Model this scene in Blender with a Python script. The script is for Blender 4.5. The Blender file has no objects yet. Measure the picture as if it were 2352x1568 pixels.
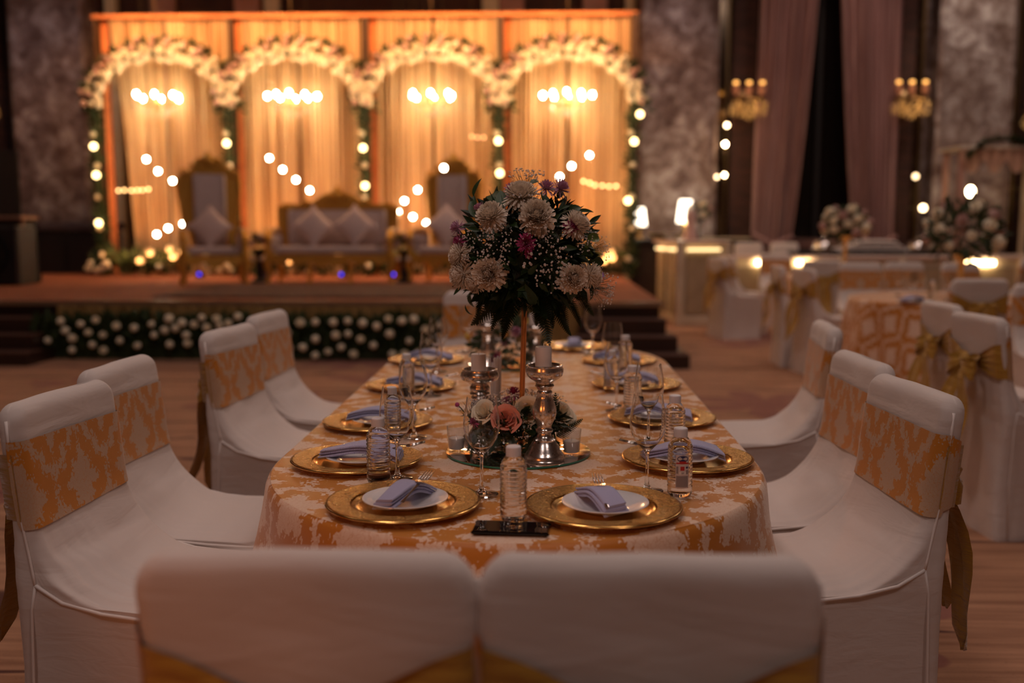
import bpy, bmesh, math, random
from math import pi, sin, cos, sqrt, atan2
from mathutils import Vector, Matrix, noise
R = math.radians
scene = bpy.context.scene
COL = scene.collection

# ------------------------------------------------------------------ camera
cam_d = bpy.data.cameras.new('camera')
cam_d.lens = 35.0; cam_d.sensor_width = 36.0; cam_d.clip_end = 100
cam_d.dof.use_dof = True; cam_d.dof.focus_distance = 2.36; cam_d.dof.aperture_fstop = 1.65
cam = bpy.data.objects.new('camera', cam_d); COL.objects.link(cam)
cam.location = (.065, 0, 1.34); cam.rotation_euler = (R(90 - 6.71), 0, R(1.753))
scene.camera = cam
scene.view_settings.view_transform = 'Standard'; scene.view_settings.look = 'None'
scene.view_settings.exposure = 0.12; scene.view_settings.gamma = 1.0
scene.view_settings.use_curve_mapping = False
scene.cycles.use_denoising = True
scene.cycles.max_bounces = 8; scene.cycles.transmission_bounces = 8; scene.cycles.transparent_max_bounces = 12
scene.cycles.sample_clamp_indirect = 4.0
# ------------------------------------------------------------------ world and room light
w = bpy.data.worlds.new('world'); scene.world = w; w.use_nodes = True
w.node_tree.nodes['Background'].inputs[0].default_value = (.30, .22, .20, 1)
w.node_tree.nodes['Background'].inputs[1].default_value = 0.05
def area(name, loc, size, power, color, target=None, spread=None, sy=None):
    l = bpy.data.lights.new(name, 'AREA'); l.energy = power; l.color = color; l.size = size
    if sy: l.shape = 'RECTANGLE'; l.size_y = sy
    if spread: l.spread = R(spread)
    o = bpy.data.objects.new(name, l); COL.objects.link(o); o.location = loc
    if target is not None:
        o.rotation_euler = (Vector(target) - Vector(loc)).to_track_quat('-Z', 'Y').to_euler()
    return o
def point(name, loc, r, power, color, parent=None):
    l = bpy.data.lights.new(name, 'POINT'); l.energy = power; l.color = color; l.shadow_soft_size = r
    o = bpy.data.objects.new(name, l); COL.objects.link(o); o.location = loc; o.parent = parent
    return o
def spot(name, loc, target, power, color, angle, blend=.5, r=.15):
    l = bpy.data.lights.new(name, 'SPOT'); l.energy = power; l.color = color; l.spot_size = R(angle); l.spot_blend = blend; l.shadow_soft_size = r
    o = bpy.data.objects.new(name, l); COL.objects.link(o); o.location = loc
    o.rotation_euler = (Vector(target) - Vector(loc)).to_track_quat('-Z', 'Y').to_euler()
    return o
# ceiling downlights of the hall
PK = (1.0, .76, .66)
for i, (x, y, p, c) in enumerate([(-1.6, 2.6, 46, (1, .76, .69)), (1.2, 4.4, 34, PK), (-3.6, 6.6, 30, PK), (4.0, 7.4, 44, PK),
                        (-1.4, -2.2, 50, (1, .78, .72)), (2.6, -1.6, 40, (1, .78, .72)), (2.6, 11.5, 44, PK), (-5.0, 12.4, 16, (1, .5, .3)), (6.2, 13.2, 60, PK),
                        (-7.6, 13.6, 14, (.9, .7, .65))]):
    area('ceiling_light', (x, y, 6.9), 1.0, p, c, (x, y, 0))
# amber stage wash that reaches the room from behind the camera at the left
spot('amber_spot', (-3.2, -2.6, 2.3), (-.50, 1.55, .66), 110, (1, .26, .05), 15, .5, .12)

spot('amber_spot', (-.7, -3.6, 2.7), (.01, 2.6, 1.02), 42, (1, .26, .05), 6, .5, .05)
# ------------------------------------------------------------------ helpers
class MB:
    def __init__(s): s.v = []; s.f = []; s.uv = None
    def add(s, vs, fs, M=None):
        o = len(s.v)
        s.v += [tuple(M @ Vector(v)) for v in vs] if M is not None else [tuple(v) for v in vs]
        s.f += [tuple(i + o for i in f) for f in fs]; return s
    def box(s, c, d, M=None, bev=0):
        x, y, z = c; a, b, h = d[0]/2, d[1]/2, d[2]/2
        if bev:
            e = bev; pts = []; 
            for sz, ins in ((-h, e), (-h+e, 0), (h-e, 0), (h, e)):
                for px, py in ((-1,-1),(1,-1),(1,1),(-1,1)):
                    aa, bb = a-ins, b-ins
                    c1 = (x+px*(aa-(e if (px*py) > 0 else 0)), y+py*(bb-(0 if (px*py) > 0 else e)), z+sz)
                    c2 = (x+px*(aa-(0 if (px*py) > 0 else e)), y+py*(bb-(e if (px*py) > 0 else 0)), z+sz)
                    pts += [c1, c2]
            fs = []
            for k in range(3):
                for i in range(8):
                    j = (i+1) % 8; fs.append((k*8+i, k*8+j, k*8+8+j, k*8+8+i))
            fs.append(tuple(range(7, -1, -1))); fs.append(tuple(range(24, 32)))
            return s.add(pts, fs, M)
        vs = [(x-a,y-b,z-h),(x+a,y-b,z-h),(x+a,y+b,z-h),(x-a,y+b,z-h),(x-a,y-b,z+h),(x+a,y-b,z+h),(x+a,y+b,z+h),(x-a,y+b,z+h)]
        return s.add(vs, [(3,2,1,0),(4,5,6,7),(0,1,5,4),(1,2,6,5),(2,3,7,6),(3,0,4,7)], M)
    def grid(s, fn, nu, nv, cu=False, cv=False, M=None):
        vs = [fn(i, j) for i in range(nu) for j in range(nv)]
        fs = []
        for i in range(nu if cu else nu-1):
            for j in range(nv if cv else nv-1):
                a = i*nv+j; b = ((i+1) % nu)*nv+j; c = ((i+1) % nu)*nv+(j+1) % nv; d = i*nv+(j+1) % nv
                fs.append((a, b, c, d))
        return s.add(vs, fs, M)
    def lathe(s, prof, n=32, M=None, c=(0,0,0)):
        def fn(i, j):
            r, z = prof[j]; a = -2*pi*i/n
            return (c[0]+max(r, 1e-5)*cos(a), c[1]+max(r, 1e-5)*sin(a), c[2]+z)
        return s.grid(fn, n, len(prof), cu=True, M=M)
    def tube(s, pts, r, n=8, M=None, cap=True, closed=False):
        P = [Vector(p) for p in pts]; m = len(P)
        rr = r if isinstance(r, (list, tuple)) else [r]*m
        up = Vector((0, 0, 1)); rings = []; prev = None
        for i in range(m):
            if closed: t = P[(i+1) % m]-P[i-1]
            else: t = P[min(i+1, m-1)]-P[max(i-1, 0)]
            t = t.normalized() if t.length > 1e-9 else Vector((0,0,1))
            if prev is None:
                prev = up.cross(t) if abs(t.z) < .95 else Vector((1,0,0)).cross(t)
            a = (prev - t*prev.dot(t))
            a = a.normalized() if a.length > 1e-6 else t.orthogonal().normalized()
            prev = a; b = t.cross(a)
            rings.append([P[i]+(a*cos(2*pi*k/n)+b*sin(2*pi*k/n))*rr[i] for k in range(n)])
        vs = [v for q in rings for v in q]; fs = []
        for i in range(m if closed else m-1):
            for k in range(n):
                j = (i+1) % m; fs.append((i*n+k, i*n+(k+1) % n, j*n+(k+1) % n, j*n+k))
        if cap and not closed: fs += [tuple(range(n-1, -1, -1)), tuple((m-1)*n+k for k in range(n))]
        return s.add(vs, fs, M)
    def ball(s, c, r, nu=12, nv=8, M=None, sc=(1,1,1)):
        pr = [(r*sin(pi*j/nv), -r*cos(pi*j/nv)) for j in range(nv+1)]
        def fn(i, j):
            q, z = pr[j]; a = -2*pi*i/nu
            return (c[0]+max(q, 1e-5)*cos(a)*sc[0], c[1]+max(q, 1e-5)*sin(a)*sc[1], c[2]+z*sc[2])
        return s.grid(fn, nu, nv+1, cu=True, M=M)
    def prism(s, outline, y0, y1, M=None):   # outline in (x,z), extruded along y
        n = len(outline)
        vs = [(x, y0, z) for x, z in outline]+[(x, y1, z) for x, z in outline]
        fs = [(i, (i+1) % n, n+(i+1) % n, n+i) for i in range(n)]+[tuple(range(n-1, -1, -1)), tuple(range(n, 2*n))]
        return s.add(vs, fs, M)
    def mesh(s, name, mat=None, smooth=True, ang=None):
        vol = 0.0; V = s.v
        for f in s.f:
            p = V[f[0]]
            for i in range(1, len(f)-1):
                q, r = V[f[i]], V[f[i+1]]
                vol += p[0]*(q[1]*r[2]-q[2]*r[1])+p[1]*(q[2]*r[0]-q[0]*r[2])+p[2]*(q[0]*r[1]-q[1]*r[0])
        if vol < 0: s.f = [tuple(reversed(f)) for f in s.f]
        me = bpy.data.meshes.new(name); me.from_pydata(s.v, [], s.f); me.validate(); me.update()
        if smooth:
            me.polygons.foreach_set('use_smooth', [True]*len(me.polygons))
            if ang is not None: me.set_sharp_from_angle(angle=R(ang))
        if s.uv:
            uvl = me.uv_layers.new(name='UVMap')
            for l in me.loops: uvl.data[l.index].uv = s.uv[l.vertex_index]
        if mat: me.materials.append(mat)
        return me
    def build(s, name, mat=None, parent=None, smooth=True, ang=40, loc=None):
        me = s.mesh(name, mat, smooth, ang)
        return put(name, me, parent, loc)
def put(name, me, parent=None, loc=None, rot=None, scale=None):
    o = bpy.data.objects.new(name, me); COL.objects.link(o); o.parent = parent
    if loc is not None: o.location = loc
    if rot is not None: o.rotation_euler = rot
    if scale is not None: o.scale = (scale,)*3 if isinstance(scale, (int, float)) else scale
    return o
def tag(o, label, cat, group=None):
    o['label'] = label; o['category'] = cat
    if group: o['group'] = group
    return o
def thing(name, label, cat, loc=(0,0,0), rz=0, group=None):
    o = bpy.data.objects.new(name, None); COL.objects.link(o); o.empty_display_size = .1
    o.location = loc; o.rotation_euler = (0, 0, rz)
    return tag(o, label, cat, group)
def struct(o): o['kind'] = 'structure'; return o
def stuff(o): o['kind'] = 'stuff'; return o
KIDS = {}
def dup(root, label, loc=None, rz=None, group=None):
    def rec(o, par):
        c = o.copy(); COL.objects.link(c); c.parent = par
        for ch in o.children: rec(ch, c)
        return c
    r = rec(root, None)
    r['label'] = label
    if group: r['group'] = group
    if loc is not None: r.location = loc
    if rz is not None: r.rotation_euler = (0, 0, rz)
    return r
def T(x, y, z): return Matrix.Translation((x, y, z))
def RX(a): return Matrix.Rotation(a, 4, 'X')
def RY(a): return Matrix.Rotation(a, 4, 'Y')
def RZ(a): return Matrix.Rotation(a, 4, 'Z')
def SC(a, b=None, c=None):
    b = a if b is None else b; c = a if c is None else c
    return Matrix.Diagonal((a, b, c, 1))
def aim(d):   # rotation taking +Z to d
    return Vector(d).to_track_quat('Z', 'Y').to_matrix().to_4x4()
def nz(x, y=0, z=0): return noise.noise(Vector((x, y, z)))
def smooth01(t): t = max(0, min(1, t)); return t*t*(3-2*t)

# ------------------------------------------------------------------ node helper and materials
class NT:
    def __init__(s, m):
        s.nt = m.node_tree; s.p = s.nt.nodes['Principled BSDF']; s.l = s.nt.links
    def n(s, t, **k):
        x = s.nt.nodes.new(t)
        for a, b in k.items(): setattr(x, a, b)
        return x
    def put(s, sock, v):
        if isinstance(v, bpy.types.NodeSocket): s.l.new(v, sock)
        elif v is not None:
            if sock.type == 'RGBA' and len(v) == 3: v = (*v, 1)
            sock.default_value = v
    def m(s, op, a, b=None, c=None):
        x = s.n('ShaderNodeMath', operation=op); s.put(x.inputs[0], a)
        if b is not None: s.put(x.inputs[1], b)
        if c is not None: s.put(x.inputs[2], c)
        return x.outputs[0]
    def vm(s, op, a, b=None):
        x = s.n('ShaderNodeVectorMath', operation=op); s.put(x.inputs[0], a)
        if b is not None: s.put(x.inputs[1], b)
        return x.outputs[0]
    def mix(s, f, a, b, blend='MIX'):
        x = s.n('ShaderNodeMix', data_type='RGBA', blend_type=blend)
        s.put(x.inputs[0], f); s.put(x.inputs[6], a); s.put(x.inputs[7], b); return x.outputs[2]
    def co(s, kind='Object', scale=None, rot=None):
        c = s.n('ShaderNodeTexCoord').outputs[kind]
        if scale is not None or rot is not None:
            mp = s.n('ShaderNodeMapping'); s.l.new(c, mp.inputs[0])
            if scale is not None: mp.inputs['Scale'].default_value = scale
            if rot is not None: mp.inputs['Rotation'].default_value = rot
            c = mp.outputs[0]
        return c
    def noise(s, vec, scale, detail=3, rough=.5, dist=0):
        x = s.n('ShaderNodeTexNoise'); s.put(x.inputs['Vector'], vec); x.inputs['Scale'].default_value = scale
        x.inputs['Detail'].default_value = detail; x.inputs['Roughness'].default_value = rough; x.inputs['Distortion'].default_value = dist
        return x.outputs[0]
    def voro(s, vec, scale, feat='F1', out='Distance', rnd=1):
        x = s.n('ShaderNodeTexVoronoi', feature=feat); s.put(x.inputs['Vector'], vec); x.inputs['Scale'].default_value = scale
        x.inputs['Randomness'].default_value = rnd
        return x.outputs[out]
    def ramp(s, f, stops):
        x = s.n('ShaderNodeValToRGB'); s.put(x.inputs[0], f); e = x.color_ramp.elements
        while len(e) < len(stops): e.new(.5)
        for q, (p, c) in zip(e, stops): q.position = p; q.color = (*c, 1) if len(c) == 3 else c
        return x.outputs[0]
    def step(s, f, lo, hi):
        x = s.n('ShaderNodeMapRange', interpolation_type='SMOOTHSTEP'); s.put(x.inputs[0], f); x.inputs[1].default_value = lo; x.inputs[2].default_value = hi
        return x.outputs[0]
    def bump(s, h, strength=.3, dist=.01):
        x = s.n('ShaderNodeBump'); s.put(x.inputs['Height'], h); x.inputs['Strength'].default_value = strength; x.inputs['Distance'].default_value = dist
        s.l.new(x.outputs[0], s.p.inputs['Normal']); return x
    def base(s, c): s.put(s.p.inputs['Base Color'], c)
def mat(name, color=(.8,.8,.8), rough=.5, metal=0, emit=None, es=0, sheen=0, spec=None, trans=0, ior=None, sss=0):
    m = bpy.data.materials.new(name); m.use_nodes = True
    p = m.node_tree.nodes['Principled BSDF']; p.inputs['Base Color'].default_value = (*color, 1)
    p.inputs['Roughness'].default_value = rough; p.inputs['Metallic'].default_value = metal
    if emit: p.inputs['Emission Color'].default_value = (*emit, 1); p.inputs['Emission Strength'].default_value = es
    if sheen: p.inputs['Sheen Weight'].default_value = sheen; p.inputs['Sheen Roughness'].default_value = .4
    if spec is not None: p.inputs['Specular IOR Level'].default_value = spec
    if trans: p.inputs['Transmission Weight'].default_value = trans
    if ior: p.inputs['IOR'].default_value = ior
    return m
def nomis(m): m.cycles.emission_sampling = 'NONE'; return m

def damask(s, vec, P=.37, Q=.46):
    sp = s.n('ShaderNodeSeparateXYZ'); s.l.new(vec, sp.inputs[0]); X, Y = sp.outputs[0], sp.outputs[1]
    nse = s.m('SUBTRACT', s.noise(vec, 26, 2), .5)
    def lat(k):
        ax = s.m('MULTIPLY', s.m('SUBTRACT', s.m('FRACT', s.m('ADD', s.m('DIVIDE', X, P), .5+k)), .5), P)
        ay = s.m('MULTIPLY', s.m('SUBTRACT', s.m('FRACT', s.m('ADD', s.m('DIVIDE', Y, Q), .5+k)), .5), Q)
        return ax, ay, s.m('SQRT', s.m('ADD', s.m('MULTIPLY', ax, ax), s.m('MULTIPLY', ay, ay)))
    ax, ay, ra = lat(0); bx, by, rb = lat(.5)
    sel = s.m('LESS_THAN', ra, rb)
    def pick(a, b): return s.m('ADD', s.m('MULTIPLY', sel, a), s.m('MULTIPLY', s.m('SUBTRACT', 1, sel), b))
    dx, dy = pick(ax, bx), pick(ay, by); r = s.m('MINIMUM', ra, rb)
    th = s.m('ARCTAN2', dy, dx)
    RR = s.m('ADD', .092, s.m('ADD', s.m('MULTIPLY', s.m('COSINE', s.m('MULTIPLY', th, 8)), .013), s.m('MULTIPLY', s.m('COSINE', s.m('MULTIPLY', th, 4)), .013)))
    m1 = s.m('DIVIDE', s.m('SUBTRACT', s.m('ADD', RR, s.m('MULTIPLY', nse, .03)), r), .022)
    t = s.m('ABSOLUTE', s.m('SUBTRACT', ra, rb))
    wd = s.m('ADD', .042, s.m('MULTIPLY', s.m('COSINE', s.m('MULTIPLY', th, 12)), .02))
    m2 = s.m('DIVIDE', s.m('SUBTRACT', s.m('ADD', wd, s.m('MULTIPLY', nse, .06)), t), .04)
    mm = s.m('MAXIMUM', m1, m2)
    nn = s.n('ShaderNodeTexNoise'); s.put(nn.inputs['Vector'], vec); nn.inputs['Scale'].default_value = 40; nn.inputs['Detail'].default_value = 2
    dv = s.vm('MULTIPLY', s.vm('SUBTRACT', nn.outputs[1], (.5, .5, .5)), (.034, .034, 0)); vec = s.vm('ADD', vec, dv)
    F = s.voro(vec, 84)
    pat = s.step(s.m('SUBTRACT', mm, s.m('MULTIPLY', s.m('SUBTRACT', F, .40), 2.5)), 0, .04)
    vein = s.step(s.voro(vec, 84, 'DISTANCE_TO_EDGE'), .01, .07)
    return s.m('MULTIPLY', pat, s.m('ADD', .62, s.m('MULTIPLY', vein, .38)))
def mk_damask(name, kind, orange, beige, rough=.55, bump=.15, scale=1, rot=None, P=.37, Q=.46):
    m = mat(name, orange, rough, sheen=.3); s = NT(m)
    vec = s.co(kind, scale if isinstance(scale, tuple) else (scale,)*3, rot)
    f = damask(s, vec, P, Q)
    tone = s.noise(s.co('Object'), 3, 2)
    o2 = s.mix(tone, tuple(c*.82 for c in orange), tuple(min(1, c*1.15) for c in orange))
    s.base(s.mix(f, o2, beige))
    s.put(s.p.inputs['Roughness'], s.m('ADD', rough-.12, s.m('MULTIPLY', f, .25)))
    fine = s.noise(s.co('Object'), 420, 2)
    wr = s.noise(s.co('Object', (1, 1, 3)), 9, 3)
    s.bump(s.m('ADD', s.m('MULTIPLY', fine, .03), s.m('ADD', s.m('MULTIPLY', f, .12), s.m('MULTIPLY', wr, .5))), bump, .01)
    return m
M_CLOTH = mk_damask('tablecloth_damask', 'UV', (.60, .225, .026), (.84, .63, .48), bump=.10, scale=1.18)
M_BROC = mk_damask('brocade', 'Object', (.60, .225, .024), (.56, .38, .25), rot=(R(90), 0, 0), bump=.22, scale=(1.75, 1.75, 1.25))
def mk_cover():
    m = mat('chair_cover', (.78, .71, .65), .8, sheen=.25); s = NT(m)
    c = s.co('Object')
    wr = s.noise(s.co('Object', (2.2, 3, 9)), 2.4, 3, .5, .6)
    fine = s.noise(c, 500, 2)
    s.bump(s.m('ADD', s.m('MULTIPLY', wr, .9), s.m('MULTIPLY', fine, .02)), .22, .02)
    s.base(s.mix(s.noise(c, 5, 3), (.67, .60, .56), (.73, .65, .61)))
    return m
M_COVER = mk_cover()
M_PIPE = mat('cover_piping', (.84, .77, .73), .75)
def mk_satin():
    m = mat('gold_satin', (.5, .27, .04), .42, sheen=.4); s = NT(m)
    wv = s.noise(s.co('Object', (2, 2, 14)), 5, 3, .5, .4)
    s.bump(wv, .5, .015); s.base(s.mix(s.noise(s.co('Object'), 4), (.40, .21, .028), (.55, .31, .05)))
    return m
M_SATIN = mk_satin()
def mk_goldcharger():
    m = mat('embossed_gold', (.76, .45, .14), .26, 1); s = NT(m)
    c = s.co('Object')
    sp = s.n('ShaderNodeSeparateXYZ'); s.l.new(c, sp.inputs[0])
    r = s.m('SQRT', s.m('ADD', s.m('MULTIPLY', sp.outputs[0], sp.outputs[0]), s.m('MULTIPLY', sp.outputs[1], sp.outputs[1])))
    rim = s.m('MULTIPLY', s.step(r, .108, .114), s.m('SUBTRACT', 1, s.step(r, .158, .162)))
    d = s.vm('ADD', c, s.vm('SCALE', s.noise(c, 30, 2), None)) if False else c
    h = s.m('MULTIPLY', s.m('ADD', s.voro(c, 130), s.noise(c, 170, 2, .6, 1.0)), rim)
    b = s.bump(h, 1.0, .010)
    fine = s.m('MULTIPLY', s.noise(c, 14, 2), .12)
    s.put(s.p.inputs['Roughness'], s.m('ADD', s.m('ADD', .14, fine), s.m('MULTIPLY', rim, .06)))
    return m
M_CHARGER = mk_goldcharger()
M_GOLD = mat('carved_gold', (.62, .34, .07), .38, .85)
_s = NT(M_GOLD); _s.bump(_s.noise(_s.co('Object'), 40, 3, .6, 1), .7, .02)
M_GOLDP = mat('polished_gold', (.85, .6, .25), .25, 1)
M_COPPER = mat('copper_pole', (.95, .42, .15), .28, 1)
_s = NT(M_COPPER); _s.bump(_s.noise(_s.co('Object', (1, 1, .2)), 160, 2), .5, .003)
M_PORC = mat('white_porcelain', (.82, .80, .80), .12)
def mk_napkin():
    m = mat('blue_herringbone', (.30, .31, .55), .8, sheen=.3); s = NT(m)
    c = s.co('Object'); sp = s.n('ShaderNodeSeparateXYZ'); s.l.new(c, sp.inputs[0])
    zig = s.m('PINGPONG', sp.outputs[0], .012)
    st = s.m('FRACT', s.m('MULTIPLY', s.m('ADD', sp.outputs[1], zig), 330))
    f = s.step(s.m('ABSOLUTE', s.m('SUBTRACT', st, .5)), .15, .3)
    s.base(s.mix(f, (.17, .19, .47), (.62, .62, .78)))
    s.bump(s.noise(c, 300, 2), .1, .003)
    return m
M_NAPKIN = mk_napkin()
M_STEEL = mat('polished_steel', (.75, .72, .70), .15, 1)
M_GLASS = mat('clear_glass', (1, 1, 1), 0.0, trans=1, ior=1.45)
M_WATER = mat('bottle_water', (.98, .98, .98), 0.02, trans=1, ior=1.34)
M_THIN = bpy.data.materials.new('thin_glass'); M_THIN.use_nodes = True
def _thin():
    nt = M_THIN.node_tree; nt.nodes.remove(nt.nodes['Principled BSDF'])
    out = nt.nodes['Material Output']; tr = nt.nodes.new('ShaderNodeBsdfTransparent'); gl = nt.nodes.new('ShaderNodeBsdfGlossy')
    gl.inputs['Roughness'].default_value = .02; fr = nt.nodes.new('ShaderNodeLayerWeight'); fr.inputs[0].default_value = .5
    mx = nt.nodes.new('ShaderNodeMixShader'); tr.inputs[0].default_value = (.96, .96, .96, 1)
    pw_ = nt.nodes.new('ShaderNodeMath'); pw_.operation = 'POWER'; pw_.inputs[1].default_value = 3.5
    mu = nt.nodes.new('ShaderNodeMath'); mu.operation = 'MULTIPLY_ADD'; mu.inputs[1].default_value = .75; mu.inputs[2].default_value = .06
    nt.links.new(fr.outputs['Facing'], pw_.inputs[0]); nt.links.new(pw_.outputs[0], mu.inputs[0])
    nt.links.new(mu.outputs[0], mx.inputs[0]); nt.links.new(tr.outputs[0], mx.inputs[1]); nt.links.new(gl.outputs[0], mx.inputs[2]); nt.links.new(mx.outputs[0], out.inputs[0])
_thin()
M_CAP = mat('white_cap', (.78, .76, .78), .4)
M_WAX = mat('white_wax', (.80, .74, .70), .45)
M_WAX.node_tree.nodes['Principled BSDF'].inputs['Subsurface Weight'].default_value = .0
M_MIRROR = mat('mirror', (.92, .92, .90), .01, 1)
M_GREENG = mat('green_glass_edge', (.02, .22, .16), .1)
def mk_merc():
    m = mat('mercury_glass', (.78, .72, .66), .22, .95); s = NT(m); c = s.co('Object')
    s.bump(s.noise(c, 50, 2), .10, .004)
    s.base(s.mix(s.step(s.noise(c, 150, 3, .7), .54, .66), (.86, .80, .74), (.35, .28, .22)))
    return m
M_MERC = mk_merc()
M_BLACK = mat('black_gloss', (.006, .006, .008), .08)
M_BLACKM = mat('black_matt', (.012, .009, .009), .6)
M_DWOOD = mat('dark_wood', (.030, .012, .008), .35)
def mk_leaf(name, a, b, rough=.4):
    m = mat(name, a, rough); s = NT(m)
    s.base(s.mix(s.noise(s.co('Object'), 14, 2), a, b)); return m
M_LEAF = mk_leaf('glossy_leaf', (.012, .036, .006), (.030, .075, .012), .5)
M_FERN = mk_leaf('fern_leaf', (.010, .026, .008), (.022, .05, .013))
M_LEAFL = mk_leaf('light_leaf', (.10, .17, .02), (.16, .22, .04))
M_FOL = mk_leaf('foliage', (.012, .030, .008), (.05, .08, .02), .6)
M_STEM = mat('stem', (.05, .07, .02), .6)
def mk_petal(name, a, b, sc=30):
    m = mat(name, a, .7, sheen=.2); s = NT(m); s.base(s.mix(s.noise(s.co('Object'), sc, 2), a, b)); return m
M_MUM = mk_petal('chrysanthemum_petal', (.90, .75, .60), (.95, .86, .73))
M_MUMC = mk_petal('chrysanthemum_heart', (.62, .50, .16), (.78, .68, .36))
M_PURP = mk_petal('purple_petal', (.52, .20, .34), (.74, .44, .56))
M_MAG = mk_petal('magenta_petal', (.34, .02, .12), (.60, .10, .28))
M_PINKR = mk_petal('pink_rose_petal', (.80, .22, .16), (.90, .50, .36), 18)
M_WROSE = mk_petal('white_rose_petal', (.84, .74, .52), (.90, .83, .66))
M_GYP = mat('gypsophila', (.78, .70, .64), .8)
M_YEL = mk_petal('yellow_petal', (.60, .38, .06), (.8, .55, .15))
# ------------------------------------------------------------------ room shell
def mk_carpet():
    m = mat('carpet', (.3, .15, .08), .95, sheen=.2); s = NT(m)
    c = s.co('Object'); sp = s.n('ShaderNodeSeparateXYZ'); s.l.new(c, sp.inputs[0]); X, Y = sp.outputs[0], sp.outputs[1]
    st = s.step(s.noise(s.co('Object', (.5, 11, 1)), 1.5, 5, .65), .36, .64)
    big = s.noise(c, .7, 3)
    base = s.mix(st, (.27, .120, .055), (.52, .275, .15)); base = s.mix(s.m('MULTIPLY', big, .45), base, (.38, .18, .115))
    warp = s.m('MULTIPLY', s.noise(s.co('Object', (.5, 1.2, 1)), 1.1, 2), 1.3)
    ph = s.m('FRACT', s.m('MULTIPLY', s.m('ADD', Y, warp), 2.7))
    line = s.m('SUBTRACT', 1, s.step(s.m('ABSOLUTE', s.m('SUBTRACT', ph, .5)), .04, .10))
    gate = s.step(s.noise(s.co('Object', (.45, 2.4, 1)), 1.7, 2), .42, .52)
    base = s.mix(s.m('MULTIPLY', line, gate), base, (.085, .022, .014))
    # scattered leaf rosettes
    vp = s.voro(c, .42, 'F1', 'Position'); d = s.vm('SUBTRACT', c, vp)
    ds = s.n('ShaderNodeSeparateXYZ'); s.l.new(d, ds.inputs[0])
    r = s.m('SQRT', s.m('ADD', s.m('MULTIPLY', ds.outputs[0], ds.outputs[0]), s.m('MULTIPLY', ds.outputs[1], ds.outputs[1])))
    th = s.m('ARCTAN2', ds.outputs[1], ds.outputs[0])
    pet = s.m('ADD', .10, s.m('MULTIPLY', s.m('ABSOLUTE', s.m('COSINE', s.m('MULTIPLY', th, 3.5))), .42))
    f = s.m('SUBTRACT', 1, s.step(s.m('SUBTRACT', r, s.m('ADD', pet, s.m('MULTIPLY', s.noise(c, 5, 2), .12))), 0, .02))
    base = s.mix(s.m('MULTIPLY', f, .8), base, (.24, .08, .065))
    base = s.mix(s.m('MULTIPLY', s.step(s.noise(c, 60, 2, .8), .62, .7), .35), base, (.10, .03, .02))
    s.base(base); s.bump(s.noise(c, 240, 2), .35, .006)
    return m
M_CARPET = mk_carpet()
def mk_rough(name, a, b, sc, bump=.4, rough=.8):
    m = mat(name, a, rough); s = NT(m); c = s.co('Object')
    n1 = s.noise(c, sc, 6, .65, .3); s.base(s.mix(s.step(n1, .38, .62), a, b)); s.bump(n1, bump, .05); return m
def mk_pillar():
    m = mat('mottled_stone', (.3, .25, .25), .7); s = NT(m); c = s.co('Object')
    n1 = s.noise(c, 3.4, 8, .72, .5); n2 = s.noise(s.co('Object', (1, 1, .4)), 1.1, 4, .6)
    a = s.ramp(n1, [(.36, (.10, .055, .045)), (.5, (.26, .19, .18)), (.64, (.58, .51, .50))])
    s.base(s.mix(s.step(n2, .4, .62), s.mix(.5, a, (.12, .06, .035)), a)); s.bump(s.noise(c, 9, 5), .6, .05); return m
M_PILLAR = mk_pillar()
def mk_slate():
    m = mat('stacked_brick', (.07, .03, .02), .8); s = NT(m)
    b = s.n('ShaderNodeTexBrick'); s.l.new(s.co('Object', rot=(R(90), 0, 0)), b.inputs[0]); b.inputs['Scale'].default_value = 4
    for k, v in (('Color1', (.085, .028, .016, 1)), ('Color2', (.045, .016, .010, 1)), ('Mortar', (.012, .006, .004, 1))): b.inputs[k].default_value = v
    b.inputs['Mortar Size'].default_value = .02; b.inputs['Brick Width'].default_value = .9; b.inputs['Row Height'].default_value = .22
    s.base(b.outputs[0]); s.bump(b.outputs[1], .6, .02).invert = True; return m
M_SLATE = mk_slate()
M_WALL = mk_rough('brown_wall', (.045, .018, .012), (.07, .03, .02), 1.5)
M_CEIL = mk_rough('ceiling_plaster', (.20, .15, .12), (.24, .18, .15), .6, .1)
M_PINKW = mk_rough('pink_plaster', (.42, .22, .16), (.50, .28, .22), 2, .1)
M_CREAM = mk_rough('cream_cloth', (.70, .60, .36), (.78, .70, .48), 3, .1)
def slab(name, c, d, m, **k): return struct(MB().box(c, d).build(name, m, smooth=False))
slab('floor', (1, 5, -.05), (24, 26, .1), M_CARPET)
slab('ceiling', (1, 5, 7.05), (24, 26, .1), M_CEIL)
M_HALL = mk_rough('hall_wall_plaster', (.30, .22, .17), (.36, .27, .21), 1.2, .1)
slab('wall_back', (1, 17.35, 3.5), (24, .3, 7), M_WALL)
slab('wall_front', (1, -8.1, 3.5), (24, .2, 7), M_HALL)
slab('wall_left', (-11.1, 5, 3.5), (.2, 26, 7), M_HALL)
slab('wall_right', (13.1, 5, 3.5), (.2, 26, 7), M_HALL)
for x0, x1 in ((-8.72, -7.46), (1.62, 2.90), (6.39, 7.62)):
    struct(MB().box(((x0+x1)/2, 16.85, 3.5), (x1-x0, .7, 7), bev=.06).build('pillar', M_PILLAR, smooth=False))
for x0, x1 in ((3.17, 3.55), (5.75, 6.12), (7.95, 8.6), (-9.6, -9.02)):
    struct(MB().box(((x0+x1)/2, 17.0, 3.5), (x1-x0, .4, 7)).build('trim_brick_pier', M_SLATE, smooth=False))
k = 1
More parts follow.
